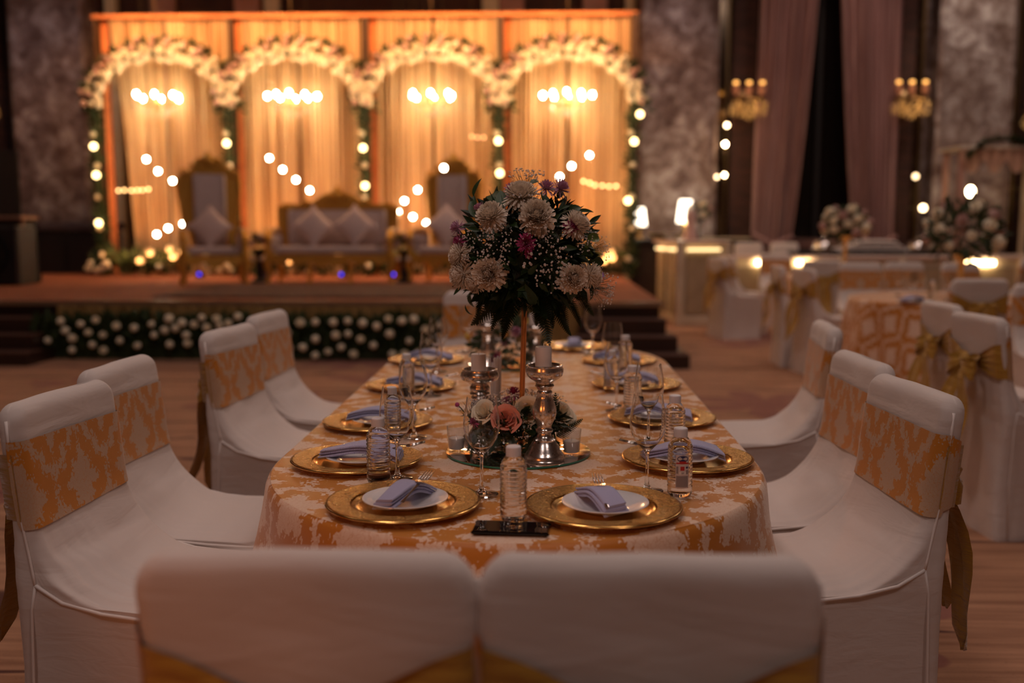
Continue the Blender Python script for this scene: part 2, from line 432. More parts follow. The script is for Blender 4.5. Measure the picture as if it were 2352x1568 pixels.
for x0, x1, m_ in ((-6.52, -6.12, M_PINKW), (-5.10, -4.68, M_PINKW), (-4.60, -4.36, M_CREAM), (-.95, -.68, M_CREAM), (-.66, -.26, M_PINKW), (.72, 1.12, M_PINKW), (1.42, 1.58, M_CREAM), (-7.30, -7.12, M_CREAM)):
    struct(MB().box(((x0+x1)/2, 17.1, 3.6), (x1-x0, .16, 6.6)).build('trim_%d' % k, m_, smooth=False)); k += 1
# mirror strips beside the pillars
M_BRONZE = mat('bronze_frame', (.30, .19, .09), .35, 1)
M_SMOKE = mat('aged_mirror', (.30, .24, .17), .12, 1)
for x0, x1, lb in ((2.93, 3.15, 'narrow gold framed wall mirror between mottled pillar and brick pier left of the curtains'),
                   (6.15, 6.36, 'narrow gold framed wall mirror right of the curtains beside the brick pier'),
                   (7.66, 7.92, 'narrow gold framed wall mirror at the far right beyond the pillar'),
                   (-9.0, -8.76, 'narrow gold framed wall mirror left of the left stone pillar')):
    t = thing('wall_mirror', lb, 'mirror', ((x0+x1)/2, 17.1, .9), 0, 'narrow wall mirrors beside the pillars')
    wv = x1-x0
    MB().box((0, 0, 2.9), (wv-.04, .04, 5.8)).build('mirror_glass', M_SMOKE, t, smooth=False)
    mb = MB()
    for sx in (-1, 1): mb.box((sx*(wv/2-.015), -.03, 2.9), (.03, .05, 5.8))
    mb.box((0, -.03, .02), (wv, .05, .04)); mb.build('frame', M_BRONZE, t, smooth=False)
# window behind the curtains
wn = struct(MB().box((4.66, 17.15, 3.9), (2.2, .05, 5.6)).build('window_1', mat('night_glass', (.008, .006, .005), .15), smooth=False))
mb = MB()
for x in (3.58, 4.66, 5.74): mb.box((x, 17.1, 3.9), (.06, .08, 5.6))
mb.build('window_frame', M_BLACKM, wn, smooth=False)
struct(MB().box((4.66, 16.9, 1.02), (2.3, .5, .16)).build('trim_window_ledge', mk_rough('mauve_ledge', (.16, .08, .06), (.2, .1, .08), 2), smooth=False))

# ------------------------------------------------------------------ curtains at the window
def mk_drape(name, a, b, trans=.25, sc=26, lo=.35, hi=.65):
    m = mat(name, a, .75, sheen=.3); s = NT(m)
    n1 = s.noise(s.co('Object', (1, 1, .02)), sc, 3); s.base(s.mix(s.step(n1, lo, hi), a, b))
    tr = s.n('ShaderNodeBsdfTranslucent'); s.put(tr.inputs[0], s.mix(n1, a, b)); mx = s.n('ShaderNodeMixShader'); mx.inputs[0].default_value = trans
    out = s.nt.nodes['Material Output']; s.l.new(s.p.outputs[0], mx.inputs[1]); s.l.new(tr.outputs[0], mx.inputs[2]); s.l.new(mx.outputs[0], out.inputs[0])
    return m
M_MAUVE = mk_drape('mauve_drape', (.30, .15, .14), (.46, .27, .25), .1)
def pleated(x0f, x1f, z0, z1, y, n, amp, nu=90, nv=14, ph=0):
    def fn(i, j):
        u = i/(nu-1); v = j/(nv-1); z = z0+(z1-z0)*v; a, b = x0f(v), x1f(v)
        dens = 1
        dy = amp*sin(2*pi*n*u+ph+.8*sin(3*u+ph))*(.8+.3*sin(7*u+ph*2))+amp*.3*sin(2*pi*n*2.3*u+1.7)
        return (a+(b-a)*u, y+dy+.01*sin(3*v+u*9), z)
    return MB().grid(fn, nu, nv)
def lp(a, b, c=None): return lambda v: a+(b-a)*smooth01(v*1.0)**1.0
for nm, f0, f1, lb in (('a', lp(3.50, 3.56), lambda v: 3.95+(4.56-3.95)*(v**.55), 'mauve floor length curtain tied back left of the dark window'),
                       ('b', lambda v: 5.33+(4.70-5.33)*(v**.6), lp(5.80, 5.78), 'mauve floor length curtain tied back right of the dark window')):
    t = thing('window_curtain', lb, 'curtain', (0, 0, 0), 0, 'mauve curtains at the dark window')
    pleated(f0, f1, .25, 6.9, 16.55, 8, .07, ph=1.2 if nm == 'a' else 2.9).build('drape', M_MAUVE, t)
    zz = .95; xa, xb = f0(.1), f1(.1)
    MB().tube([(xa-.03, 16.5, zz+.25), ((xa+xb)/2, 16.40, zz+.05), (xb+.03, 16.5, zz+.2)], [.03, .05, .03], 8).build('tie_back', M_MAUVE, t)

# ------------------------------------------------------------------ stage
M_TERRA = mk_rough('terracotta_carpet', (.20, .055, .022), (.27, .08, .035), 3, .2, .9)
M_TAN = mk_rough('tan_skirt', (.30, .17, .05), (.36, .21, .07), 2, .1, .8)
t = struct(MB().box((-4.1, 13.35, .265), (10.7, 6.5, .53)).build('stage_floor_platform', M_DWOOD, smooth=False))
MB().box((-4.1, 13.35, .545), (10.74, 6.56, .03)).build('carpet_top', M_TERRA, t, smooth=False)
MB().box((-4.1, 10.055, .54), (10.76, .04, .05)).build('edge_strip', mat('edge_trim', (.30, .20, .13), .3, .5), t, smooth=False)
def skirt(i, j):
    u = i/159; v = j; x = -4.9+5.37*u
    return (x, 10.03-.012*sin(x*46)-.008*sin(x*19), .02+.5*v)
stage_skirt = MB().grid(skirt, 160, 2).build('stage_skirt', M_TAN); tag(stage_skirt, 'tan pleated cloth skirt hung along the front of the stage', 'stage skirt')
def steps(x0, x1, lb, n=3, run=.27):
    t = thing('stage_steps', lb, 'steps', ((x0+x1)/2, 10.04, 0), 0, 'carpeted steps up to the stage')
    for k in range(n):
        h = .53-(k+1)*.14; d = run*(k+1)
        MB().box((k*.03, -d/2, h/2), (x1-x0+k*.1, d, h)).build('step', M_DWOOD, t, smooth=False)
        MB().box((k*.03, -d+run/2, h+.008), (x1-x0+k*.1, run+.02, .02)).build('tread', mat('tread_carpet', (.07, .025, .014), .8) if k == 0 else bpy.data.materials['tread_carpet'], t, smooth=False)
    return t
steps(.42, 1.28, 'dark stage steps at the right end of the stage skirt')
steps(-6.7, -4.98, 'dark wide stage steps left of the flower border')
rug = MB().box((-1.75, 11.6, .572), (4.7, 2.25, .018), bev=.006).build('rug', mk_rough('dark_rug', (.075, .030, .020), (.12, .05, .034), 7, .2, .95), smooth=False)
tag(rug, 'dark brown rug spread on the stage before the throne and sofa', 'rug')

# ------------------------------------------------------------------ flowers (shared meshes)
def petal_strip(mb, L, W, curl, M, ns=4, cup=.3, tipw=.5):
    vs = []; 
    for i in range(ns+1):
        t = i/ns; wv = W*(.35+.65*sin(pi*min(1, t*.9+.08))) if tipw < .8 else W*(.4+.6*min(1, t*1.6))*(1 if t < .99 else .62)
        a = curl*t; y = L*(sin(a)/curl if abs(curl) > 1e-3 else t); z = L*((1-cos(a))/curl if abs(curl) > 1e-3 else 0)
        vs += [(-wv/2, y, z+cup*wv), (0, y, z), (wv/2, y, z+cup*wv)]
    fs = []
    for i in range(ns):
        a = i*3; fs += [(a, a+1, a+4, a+3), (a+1, a+2, a+5, a+4)]
    mb.add(vs, fs, M)
def mum_mesh(name, r, n, m, seed, depth=.75, ns=3):
    rn = random.Random(seed); mb = MB(); g = pi*(3-sqrt(5))
    for k in range(n):
        t = (k+.5)/n                    # 0 heart .. 1 rim
        el = R(86)*(1-t)**.62+R(-38)*t**6  # elevation of petal
        L = r*(.70+.30*t)*rn.uniform(.9, 1.08); a = k*g+rn.uniform(-.12, .12)
        M = RZ(a) @ T(0, r*.04*t, -r*.12) @ RX(el-.25)
        petal_strip(mb, L, r*.19*rn.uniform(.85, 1.2), rn.uniform(.35, .8)*(1 if t < .85 else -.3), M, ns, .30, .85)
    return mb.mesh(name, m)
ME_MUM = [mum_mesh('chrysanthemum', 1, 430, M_MUM, s) for s in (1, 2)]
ME_MUMS = mum_mesh('small_chrysanthemum', 1, 42, M_MUM, 5, ns=2)
ME_DAISY = mum_mesh('purple_daisy', 1, 90, M_PURP, 7)
ME_DAISM = mum_mesh('magenta_daisy', 1, 80, M_MAG, 8)
def rose_mesh(name, m, n=16, seed=1, gu=5, gv=4):
    rn = random.Random(seed); mb = MB()
    for k in range(n):
        t = k/(n-1); rad = .16+.72*t; a0 = k*2.4+rn.uniform(-.2, .2); span = 1.5+.5*rn.random()
        op = .15+.75*t**1.3; h = .95-.22*t
        def fn(i, j):
            u = i/(gu-1)-.5; v = j/(gv-1)
            rr = rad*(.35+.65*sin(min(1, v*1.1)*pi/2))+op*.28*v**3+.02*sin(9*u+k)
            a = a0+u*span*(1-.15*v); zz = h*(v**.9)*(1-.25*(2*u)**2*v)-.10*v**4*t*2.2
            return (rr*cos(a), rr*sin(a), zz-.35)
        mb.grid(fn, gu, gv)
    return mb.mesh(name, m)
ME_ROSEP = rose_mesh('pink_rose', M_PINKR, 20, 3, 7, 6); ME_ROSEW = rose_mesh('white_rose', M_WROSE, 20, 4, 7, 6)
def bloom_mesh(name, m, seed):
    rn = random.Random(seed); mb = MB(); mb.ball((0, 0, .12), .80, 10, 7, sc=(1, 1, .85))
    for ring, (n, el, L_) in enumerate(((7, -4, 1.05), (7, 18, 1.05), (6, 38, .98))):
        for k in range(n): petal_strip(mb, L_*.98, .82, 1.5, RZ(2*pi*(k+ring*.5)/n) @ RX(R(el)), 2, .2)
    return mb.mesh(name, m)
ME_BLOOM = bloom_mesh('bloom', M_WROSE, 5)
ME_BLOOMP = bloom_mesh('mauve_bloom', mk_petal('dusty_petal', (.42, .22, .20), (.6, .4, .34)), 6)
def leaf_mesh(name, m, L=1, W=.42, bend=.35, n=6, fold=.18, pt=1.0):
    mb = MB(); vs = []
    for i in range(n+1):
        t = i/n; wv = W*sin(pi*t**(.8))**.9*(1-.15*t) if 0 < t < 1 else .004
        vs += [(-wv/2, L*t*cos(bend*t), L*t*-sin(bend*t)*.6+fold*wv), (0, L*t*cos(bend*t), L*t*-sin(bend*t)*.6), (wv/2, L*t*cos(bend*t), L*t*-sin(bend*t)*.6+fold*wv)]
    fs = []
    for i in range(n): a = i*3; fs += [(a, a+1, a+4, a+3), (a+1, a+2, a+5, a+4)]
    return mb.add(vs, fs).mesh(name, m)
ME_LEAF = [leaf_mesh('leaf', M_LEAF, 1, .45, .3), leaf_mesh('leaf', M_LEAF, 1, .38, .8), leaf_mesh('leaf', M_LEAFL, 1, .5, .4)]
def fern_mesh(name, m, n=22, W=.30, droop=.5):
    mb = MB()
    def sp(t): return Vector((0, t*cos(droop*t*.6), -sin(droop*t)*t*.5))
    mb.tube([sp(i/12) for i in range(13)], [.006*(1-.8*i/12) for i in range(13)], 4)
    for k in range(n):
        t = .10+.88*k/(n-1); c = sp(t); L = W*(1-t)**.75*min(1, .45+t*3)+.012
        for sd in (-1, 1):
            M = T(*c) @ RZ(sd*-R(62)) @ RY(sd*R(12))
            ns = max(3, int(L/.032)); vs = [(0, 0, 0)]; fs = []
            # serrated pinna along +y
            pts_r, pts_l = [], []
            for q in range(ns):
                y0 = L*q/ns; wv = .034*(1-q/ns)+.006
                pts_r += [(.015*(1-q/ns)+.004, y0, 0), (wv, y0+L/ns*.75, .004)]; pts_l += [(-.015*(1-q/ns)-.004, y0, 0), (-wv, y0+L/ns*.75, .004)]
            o = 0; vs = pts_r+pts_l+[(0, L, 0)]; nr = len(pts_r)
            for q in range(ns):
                a = q*2; nxt = (q+1)*2 if q < ns-1 else 2*nr
                bn = nr+(q+1)*2 if q < ns-1 else 2*nr
                fs += [(a, a+1, nxt), (nr+a, bn, nr+a+1), (a, nxt, bn, nr+a) if nxt != bn else (a, nxt, nr+a)]
            mb.add(vs, fs, M)
    return mb.mesh(name, m, smooth=False)
ME_FERN = [fern_mesh('fern_frond', M_FERN, 17, .34, .5), fern_mesh('fern_frond', M_FERN, 18, .26, .9)]
def gyp_mesh(name, seed, n=52, spread=.5, L=1.0):
    rn = random.Random(seed); mb = MB(); mf = []
    for k in range(n):
        a = rn.uniform(0, 2*pi); q = sqrt(rn.random())*spread; z = L*rn.uniform(.72, 1.0)*(1-.25*q)
        tip = (q*cos(a), q*sin(a), z); mid = (q*.45*cos(a+.3), q*.45*sin(a+.3), z*.62)
        mb.tube([(0, 0, L*.25), mid, tip], [.005, .0035, .003], 3, cap=False)
    nstem = len(mb.f)
    for k in range(n):
        pass
    rn = random.Random(seed)
    for k in range(n):
        a = rn.uniform(0, 2*pi); q = sqrt(rn.random())*spread; z = L*rn.uniform(.72, 1.0)*(1-.25*q)
        r = .026*rn.uniform(.6, 1.15)
        for e in range(5):
            b = e*2*pi/5+k
            mb.ball((q*cos(a)+r*.5*cos(b), q*sin(a)+r*.5*sin(b), z+(r*.3 if e % 2 else 0)), r*.62, 6, 4)
    me = mb.mesh(name, M_STEM); me.materials.append(M_GYP)
    for i in range(nstem, len(me.polygons)): me.polygons[i].material_index = 1
    return me
ME_GYP = [gyp_mesh('baby_breath', s) for s in (1, 2, 3)]
def foliage_mass(pts, r0, r1, n, seed, m=None, name='foliage'):
    """leaves scattered around points; pts -> list of (centre, direction)"""
    rn = random.Random(seed); mb = MB()
    for k in range(n):
        c, d = pts(rn)
        L = rn.uniform(r0, r1); Wd = L*rn.uniform(.3, .5)
        dv = (Vector(d).normalized()+Vector((rn.uniform(-.8, .8), rn.uniform(-.8, .8), rn.uniform(-.6, .8)))).normalized()
        M = T(*c) @ aim(dv) @ RZ(rn.uniform(0, 6.3))
        mb.add([(0, 0, 0), (-Wd/2, .1*L, L*.5), (0, 0, L*.45), (Wd/2, .1*L, L*.5), (0, .1*L, L)], [(0, 2, 1), (0, 3, 2), (1, 2, 4), (2, 3, 4)], M)
    return mb.mesh(name, m or M_FOL, smooth=False)

# flower border along the stage front
fb = thing('flower_border', 'long low bed of dark foliage dotted with white roses along the stage front', 'flower bed', (-2.65, 9.86, 0))
def fpts(rn):
    x = rn.uniform(-2.38, 2.1); h = .38+.05*nz(x*3, 4.2); z = h*rn.random()**.7; y = rn.uniform(-.16, .13)+.10*z
    return (x, y, z), (0, -.6, .9)
put('foliage', foliage_mass(fpts, .06, .15, 4200, 3), fb)['kind'] = 'stuff'
MB().box((-.12, .03, .14), (4.45, .2, .28)).build('flower_foam', M_FOL, fb, smooth=False)
rn = random.Random(11); used = []
FB = [(95,785),(132,738),(138,762),(153,778),(153,806),(174,745),(192,765),(200,793),(211,735),(224,771),(229,805),(259,750),(265,785),(301,755),(310,795),(341,745),(346,771),(368,760),(382,793),(382,732),(395,754),(415,741),(421,770),(422,790),(439,745),(462,730),(470,752),(500,748),(494,733),(522,743),(545,728)]
for px, py in FB:
    x = (px-1246)*9.75/2287+.065; z = 1.34-(py-515)*9.75/2287; used.append((x, z))
for _ in range(3000):
    x = rn.uniform(-3.0, -.72); z = rn.uniform(.05, .42)
    if all((x-a)**2+(z-b)**2 > .125**2 for a, b in used): used.append((x, z))
for i, (x, z) in enumerate(used):
    put('white_rose' , ME_BLOOM, fb, (x+2.65, -.2+rn.uniform(-.02, .03), z), (R(75)+rn.uniform(-.4, .3), rn.uniform(-.4, .4), rn.random()*6), rn.uniform(.042, .056))

# ------------------------------------------------------------------ wedding backdrop
M_STRING = mk_drape('cream_string_curtain', (.52, .30, .14), (.98, .74, .44), .2, 16, .38, .56)
M_ORNG = mk_rough('orange_velvet', (.66, .22, .08), (.78, .30, .12), 3, .1)
M_POST = mat('backdrop_post', (.10, .05, .025), .5)
M_GLOBE = nomis(mat('warm_globe', (1, .8, .5), .4, emit=(1, .66, .28), es=9))
M_GLOBW = nomis(mat('white_globe', (1, .9, .8), .4, emit=(1, .80, .56), es=60))
M_BULB = nomis(mat('candle_bulb', (1, .9, .7), .4, emit=(1, .80, .50), es=90))
YB = 15.4; Z0 = .56; ZT = 4.46
bays = [(-6.72, -4.68), (-4.66, -2.64), (-2.60, -.60), (-.56, 1.42)]
bd = thing('stage_backdrop', 'tall backdrop of four cream string curtain bays with orange top rail', 'backdrop', (-2.65, YB, Z0))
def L(x, y, z): return (x+2.65, y-YB, z-Z0)
mb = MB(); mb.box(L(-2.65, YB-.02, ZT), (8.26, .10, .055)); mb.build('top_rail', M_ORNG, bd, smooth=False)
for i, (a, b) in enumerate(bays):
    MB().box(L(a-.01, YB-.03, (Z0+ZT)/2), (.055, .07, ZT-Z0)).build('post', M_POST, bd, smooth=False)
    pleated(lambda v: a+2.65+.03, lambda v: a+2.65+.16, 0, ZT-Z0-.03, .03, 2.5, .02, 20, 4, i).build('orange_strip', M_ORNG, bd)
    mid = (a+b)/2
    xl = a+2.65+(.15 if i else .17)
    fl = (lambda v: xl) if i else (lambda v: xl+.30*(1-v)**.7)
    pleated(fl, lambda v: mid+2.65-.02, 0, ZT-Z0-.04, 0, 11, .045, 150, 5, i*1.3).build('string_curtain', M_STRING, bd)
    pleated(lambda v: mid+2.65+.02, lambda v: b+2.65-.04, 0, ZT-Z0-.04, 0, 11, .045, 150, 5, i*2.1+2).build('string_curtain', M_STRING, bd)
MB().box(L(1.43, YB-.03, (Z0+ZT)/2), (.09, .09, ZT-Z0)).build('post', M_POST, bd, smooth=False)
# floral arches
arches = [(-5.70, 'leftmost'), (-3.68, 'second from left'), (-1.60, 'third from left'), (.42, 'rightmost')]
def arch_pt(t, dr=0): # t 0..1 left to right foot
    a = pi*(1-t); return (1.02+dr)*cos(a), (.80+dr)*sin(a)
def mk_arch(seed):
    rn = random.Random(seed)
    t = thing('floral_arch', '', 'flower arch', (0, 0, 0), 0, 'rose arches across the backdrop')
    MB().tube([(arch_pt(q/24)[0], 0, arch_pt(q/24)[1]) for q in range(25)], .05, 6).build('arch_frame', M_FOL, t)
    def ap(rn):
        tt = rn.uniform(-.02, 1.02); x, z = arch_pt(tt, rn.uniform(-.04, .2)); return (x, rn.uniform(-.10, .04), z), (x, -.3, z+.3)
    put('foliage', foliage_mass(ap, .07, .15, 850, seed), t)['kind'] = 'stuff'
    for k in range(116):
        tt = (k+.5)/116; dr = (-.08, .0, .10, .18)[k % 4]+rn.uniform(-.03, .03)
        if k % 8 == 3: continue
        x, z = arch_pt(tt+rn.uniform(-.01, .01), dr); pk = (k % 4 == 3 and rn.random() < .8) or (k % 4 == 2 and rn.random() < .3)
        put('mauve_rose' if pk else 'white_rose', ME_BLOOMP if pk else ME_BLOOM, t, (x, -.15+rn.uniform(-.03, .03)+abs(dr)*.25, z),
            (R(70)+rn.uniform(-.4, .4), rn.uniform(-.5, .5), rn.random()*6), rn.uniform(.050, .068))
    return t
a0 = mk_arch(21)
for i, (x, nm) in enumerate(arches):
    lb = '%s arch of white and mauve roses over a curtain bay of the backdrop' % nm
    if i == 0: a0['label'] = lb; a0.location = (x, YB-.16, 3.10)
    else: dup(a0, lb, (x, YB-.16, 3.10))
# garland posts with globe lights
gposts = [(-6.72, 'outermost left', [(338, .0), (403, .02), (512, .02)]), (-4.69, 'between first and second arch', [(332, 0), (490, .06)]), (-2.63, 'between second and third arch', [(343, 0), (428, .02)]),
          (-.60, 'between third and fourth arch', [(328, 0), (400, .02)]), (1.40, 'outermost right', [(330, .02), (462, -.06), (310-40, .1)])]
def gl(rn):
    z = rn.uniform(0, 2.5); a = rn.uniform(0, 6.3); return (.04*cos(a)+.02*sin(3*z), .04*sin(a), z), (cos(a), sin(a), .2)
ME_GAR = foliage_mass(gl, .06, .14, 420, 5)
for x, nm, bl in gposts:
    t = thing('garland_post', 'leafy garland post with glowing globes, %s' % nm if 'outer' in nm else 'leafy garland post with glowing globes %s' % nm, 'garland', (x, YB-.2, Z0), 0, 'leafy garland posts under the arches')
    MB().tube([(0, 0, 0), (0, 0, 2.5)], .03, 8).build('post', M_FOL, t)
    put('foliage', ME_GAR, t)['kind'] = 'stuff'
    for py, dx in bl:
        z = 1.34-(py-515)*(YB-.3)/2287-Z0
        MB().ball((0, 0, 0), .045, 12, 8).build('globe_light', M_GLOBE, t, loc=(dx, -.12, z))
    for q in range(5):
        put('white_rose', ME_BLOOM, t, (.03*sin(q*3), -.08, .25+q*.47), (R(80), .2*q, q), .055)
# chandeliers inside the arches
M_CRYS = mat('crystal', (1, .95, .85), .05, trans=.6, ior=1.5)
def mk_chand(nb=8, r=.36, power=26, light=True, col=(1, .66, .34)):
    t = thing('chandelier', '', 'chandelier', (0, 0, 0))
    mb = MB(); mb.lathe([(0, .16), (.02, .15), (.015, .05), (.05, .02), (.06, -.03), (.02, -.07), (.03, -.12), (0, -.16)], 12)
    mb.tube([(0, 0, .15), (0, 0, 3.86)], .006, 5); mb.build('stem', M_BRONZE, t)
    ab = MB(); am = []
    for k in range(nb):
        a = k*2*pi/nb+.2; q = r*(1 if k % 2 else .8)
        arm = put('arm', MB().tube([(0, 0, 0), (q*.4, 0, -.07), (q*.8, 0, -.05), (q, 0, .02)], .008, 5).mesh('arm', M_BRONZE) if k == 0 else am[0], t, None, (0, 0, a), None if k % 2 == 0 else None)
        if k == 0: am.append(arm.data)
        arm.scale = (q/(r*.8), 1, 1)
        b = MB().ball((0, 0, 0), .026, 8, 6, sc=(1, 1, 1.5)).build('candle_bulb', M_BULB, arm, loc=(r*.8, 0, .07))
    cr = MB(); rn = random.Random(4)
    for k in range(24):
        a = rn.uniform(0, 6.3); q = rn.uniform(.05, r); z = -.06-.16*(1-q/r)-rn.uniform(0, .05); cr.ball((q*cos(a), q*sin(a), z), .016, 5, 3, sc=(1, 1, 1.6))
    cr.build('crystal_drops', M_CRYS, t)['kind'] = 'stuff'
    return t
ch0 = mk_chand()
for i, (x, nm) in enumerate(arches):
    lb = 'small glowing candle chandelier hanging inside the %s rose arch' % nm
    pos = ((-5.62, -3.62, -1.56, .42)[i], 14.85, 3.14)
    if i == 0: ch0['label'] = lb; ch0['group'] = 'chandeliers inside the rose arches'; ch0.location = pos; ch0['category'] = 'chandelier'
    else: dup(ch0, lb, pos, .7*i)
for i in range(4):
    point('chandelier_glow', ((-5.62, -3.62, -1.56, .42)[i], 14.72, 3.22), .12, (19, 24, 27, 38)[i], (1, .54, .20))
    x = (bays[i][0]+bays[i][1])/2
    area('amber_wash', (x, 14.6, 4.9), 1.7, 36, (1, .48, .18), (x, 15.5, 3.2), 120, .12)
    area('stage_floor_wash', (x, 14.7, .75), 1.5, 12, (1, .42, .14), (x, 15.4, 1.9), 120, .1)
# hanging globe bulbs before the backdrop
cuts = [[(338,367),(364,394),(397,416)],[(622,365),(652,391),(682,414),(713,438)],[(961,437),(930,462),(915,486),(949,498),(980,512)],[(1021,388)],[(1311,384),(1351,360)],[(355,538),(382,524),(417,514)],[(1284,408)]]
lbs = ['left bay above the throne, slanting down row', 'second bay slanting down row', 'third bay zigzag row right of the sofa', 'alone before the second throne', 'right bay pair beside the bouquet top', 'low left row beside the first throne', 'just behind the top of the tall bouquet']
for g, lb in zip(cuts, lbs):
    for k, (px, py) in enumerate(g):
        D = 14.2 if lb[:5] not in ('alone',) else 12.4
        x = (px-1246)*D/2287+.065; z = 1.34-(py-515)*D/2287
        o = thing('hanging_globe', 'white globe bulb on a thin wire, %s' % lb + ('' if len(g) == 1 else ', %s' % ['first', 'second', 'third', 'fourth', 'fifth'][k]), 'bulb', (x, D, z), 0, 'hanging globe bulbs before the backdrop')
        MB().ball((0, 0, 0), .030, 12, 8).build('globe', M_GLOBW, o)
        MB().tube([(0, 0, .03), (0, 0, 7.0-z)], .002, 4).build('wire', M_BRONZE, o)
M_STRL = nomis(mat('gold_lamp', (1, .7, .3), .4, emit=(1, .55, .20), es=7))
for nm, pl in (('across the left edge of the leftmost bay', [(270,438),(284,437),(300,438),(314,437),(326,437),(340,435)]), ('across the right bay near the outer garland post', [(1338,418),(1352,422),(1364,427),(1381,428),(1396,430),(1412,429)]), ('faint above the second throne', [(1085,318),(1098,320),(1112,320)])):
    D = 14.6; o = thing('light_string', 'short string of small gold lamps %s' % nm, 'light string', ((pl[0][0]-1246)*D/2287+.065, D, 0), 0, 'short gold light strings')
    ps = [((px-1246)*D/2287+.065-o.location.x, 0, 1.34-(py-515)*D/2287) for px, py in pl]
    for p in ps: MB().ball((0, 0, 0), .020, 10, 6).build('lamp', M_STRL if 'faint' not in nm else nomis(mat('dim_lamp', (1, .7, .3), .4, emit=(1, .5, .2), es=3)) if p is ps[0] else bpy.data.materials['dim_lamp'], o, loc=p)
    MB().tube([(ps[0][0], 0, 7.0)]+[(a, b, c+.03) for a, b, c in ps]+[(ps[-1][0], 0, 7.0)], .002, 4).build('cord', M_BRONZE, o)
# flowers on the stage floor at the foot of the backdrop
def sf(n, seed, wd, nm, x, blooms):
    t = thing('floor_flowers', nm, 'flower bed', (x, 15.05, Z0), 0, 'flower beds at the foot of the backdrop'); rn = random.Random(seed)
    def f(rn): xx = rn.uniform(-wd/2, wd/2); return (xx, rn.uniform(-.15, .12), rn.uniform(0, .34+.12*nz(xx*3, seed))), (0, -.4, 1)
    put('foliage', foliage_mass(f, .07, .17, n, seed), t)['kind'] = 'stuff'
    for k in range(blooms): put('white_rose', ME_BLOOM, t, (rn.uniform(-wd/2, wd/2), -.2, rn.uniform(.08, .42)), (R(75), rn.uniform(-.4, .4), k), rn.uniform(.05, .07))
sf(500, 31, 1.5, 'low dark flower bed with white roses left of the first throne', -6.05, 14)
sf(900, 32, 4.2, 'long low flower bed on the stage behind the thrones and sofa', -2.9, 18)
sf(260, 33, .9, 'low flower bed by the right garland post', .95, 7)
M_BLUE = nomis(mat('blue_led', (0, .02, .6), .3, emit=(.01, .03, 1), es=2.5))
for px, py, nm in ((453, 630, 'under the first throne'), (600, 628, 'between first throne and sofa'), (783, 625, 'under the sofa'), (905, 630, 'between sofa and second throne'), (1375, 626, 'right of the tall bouquet')):
    D = 14.4; o = thing('blue_uplight', 'small blue floor light on the stage %s' % nm, 'light', ((px-1246)*D/2287+.065, D, Z0), 0, 'blue floor lights on the stage')
    MB().box((0, 0, .04), (.10, .08, .08), bev=.01).build('housing', M_BLACKM, o, smooth=False); MB().ball((0, -.05, .06), .022, 10, 6).build('lens', M_BLUE, o)

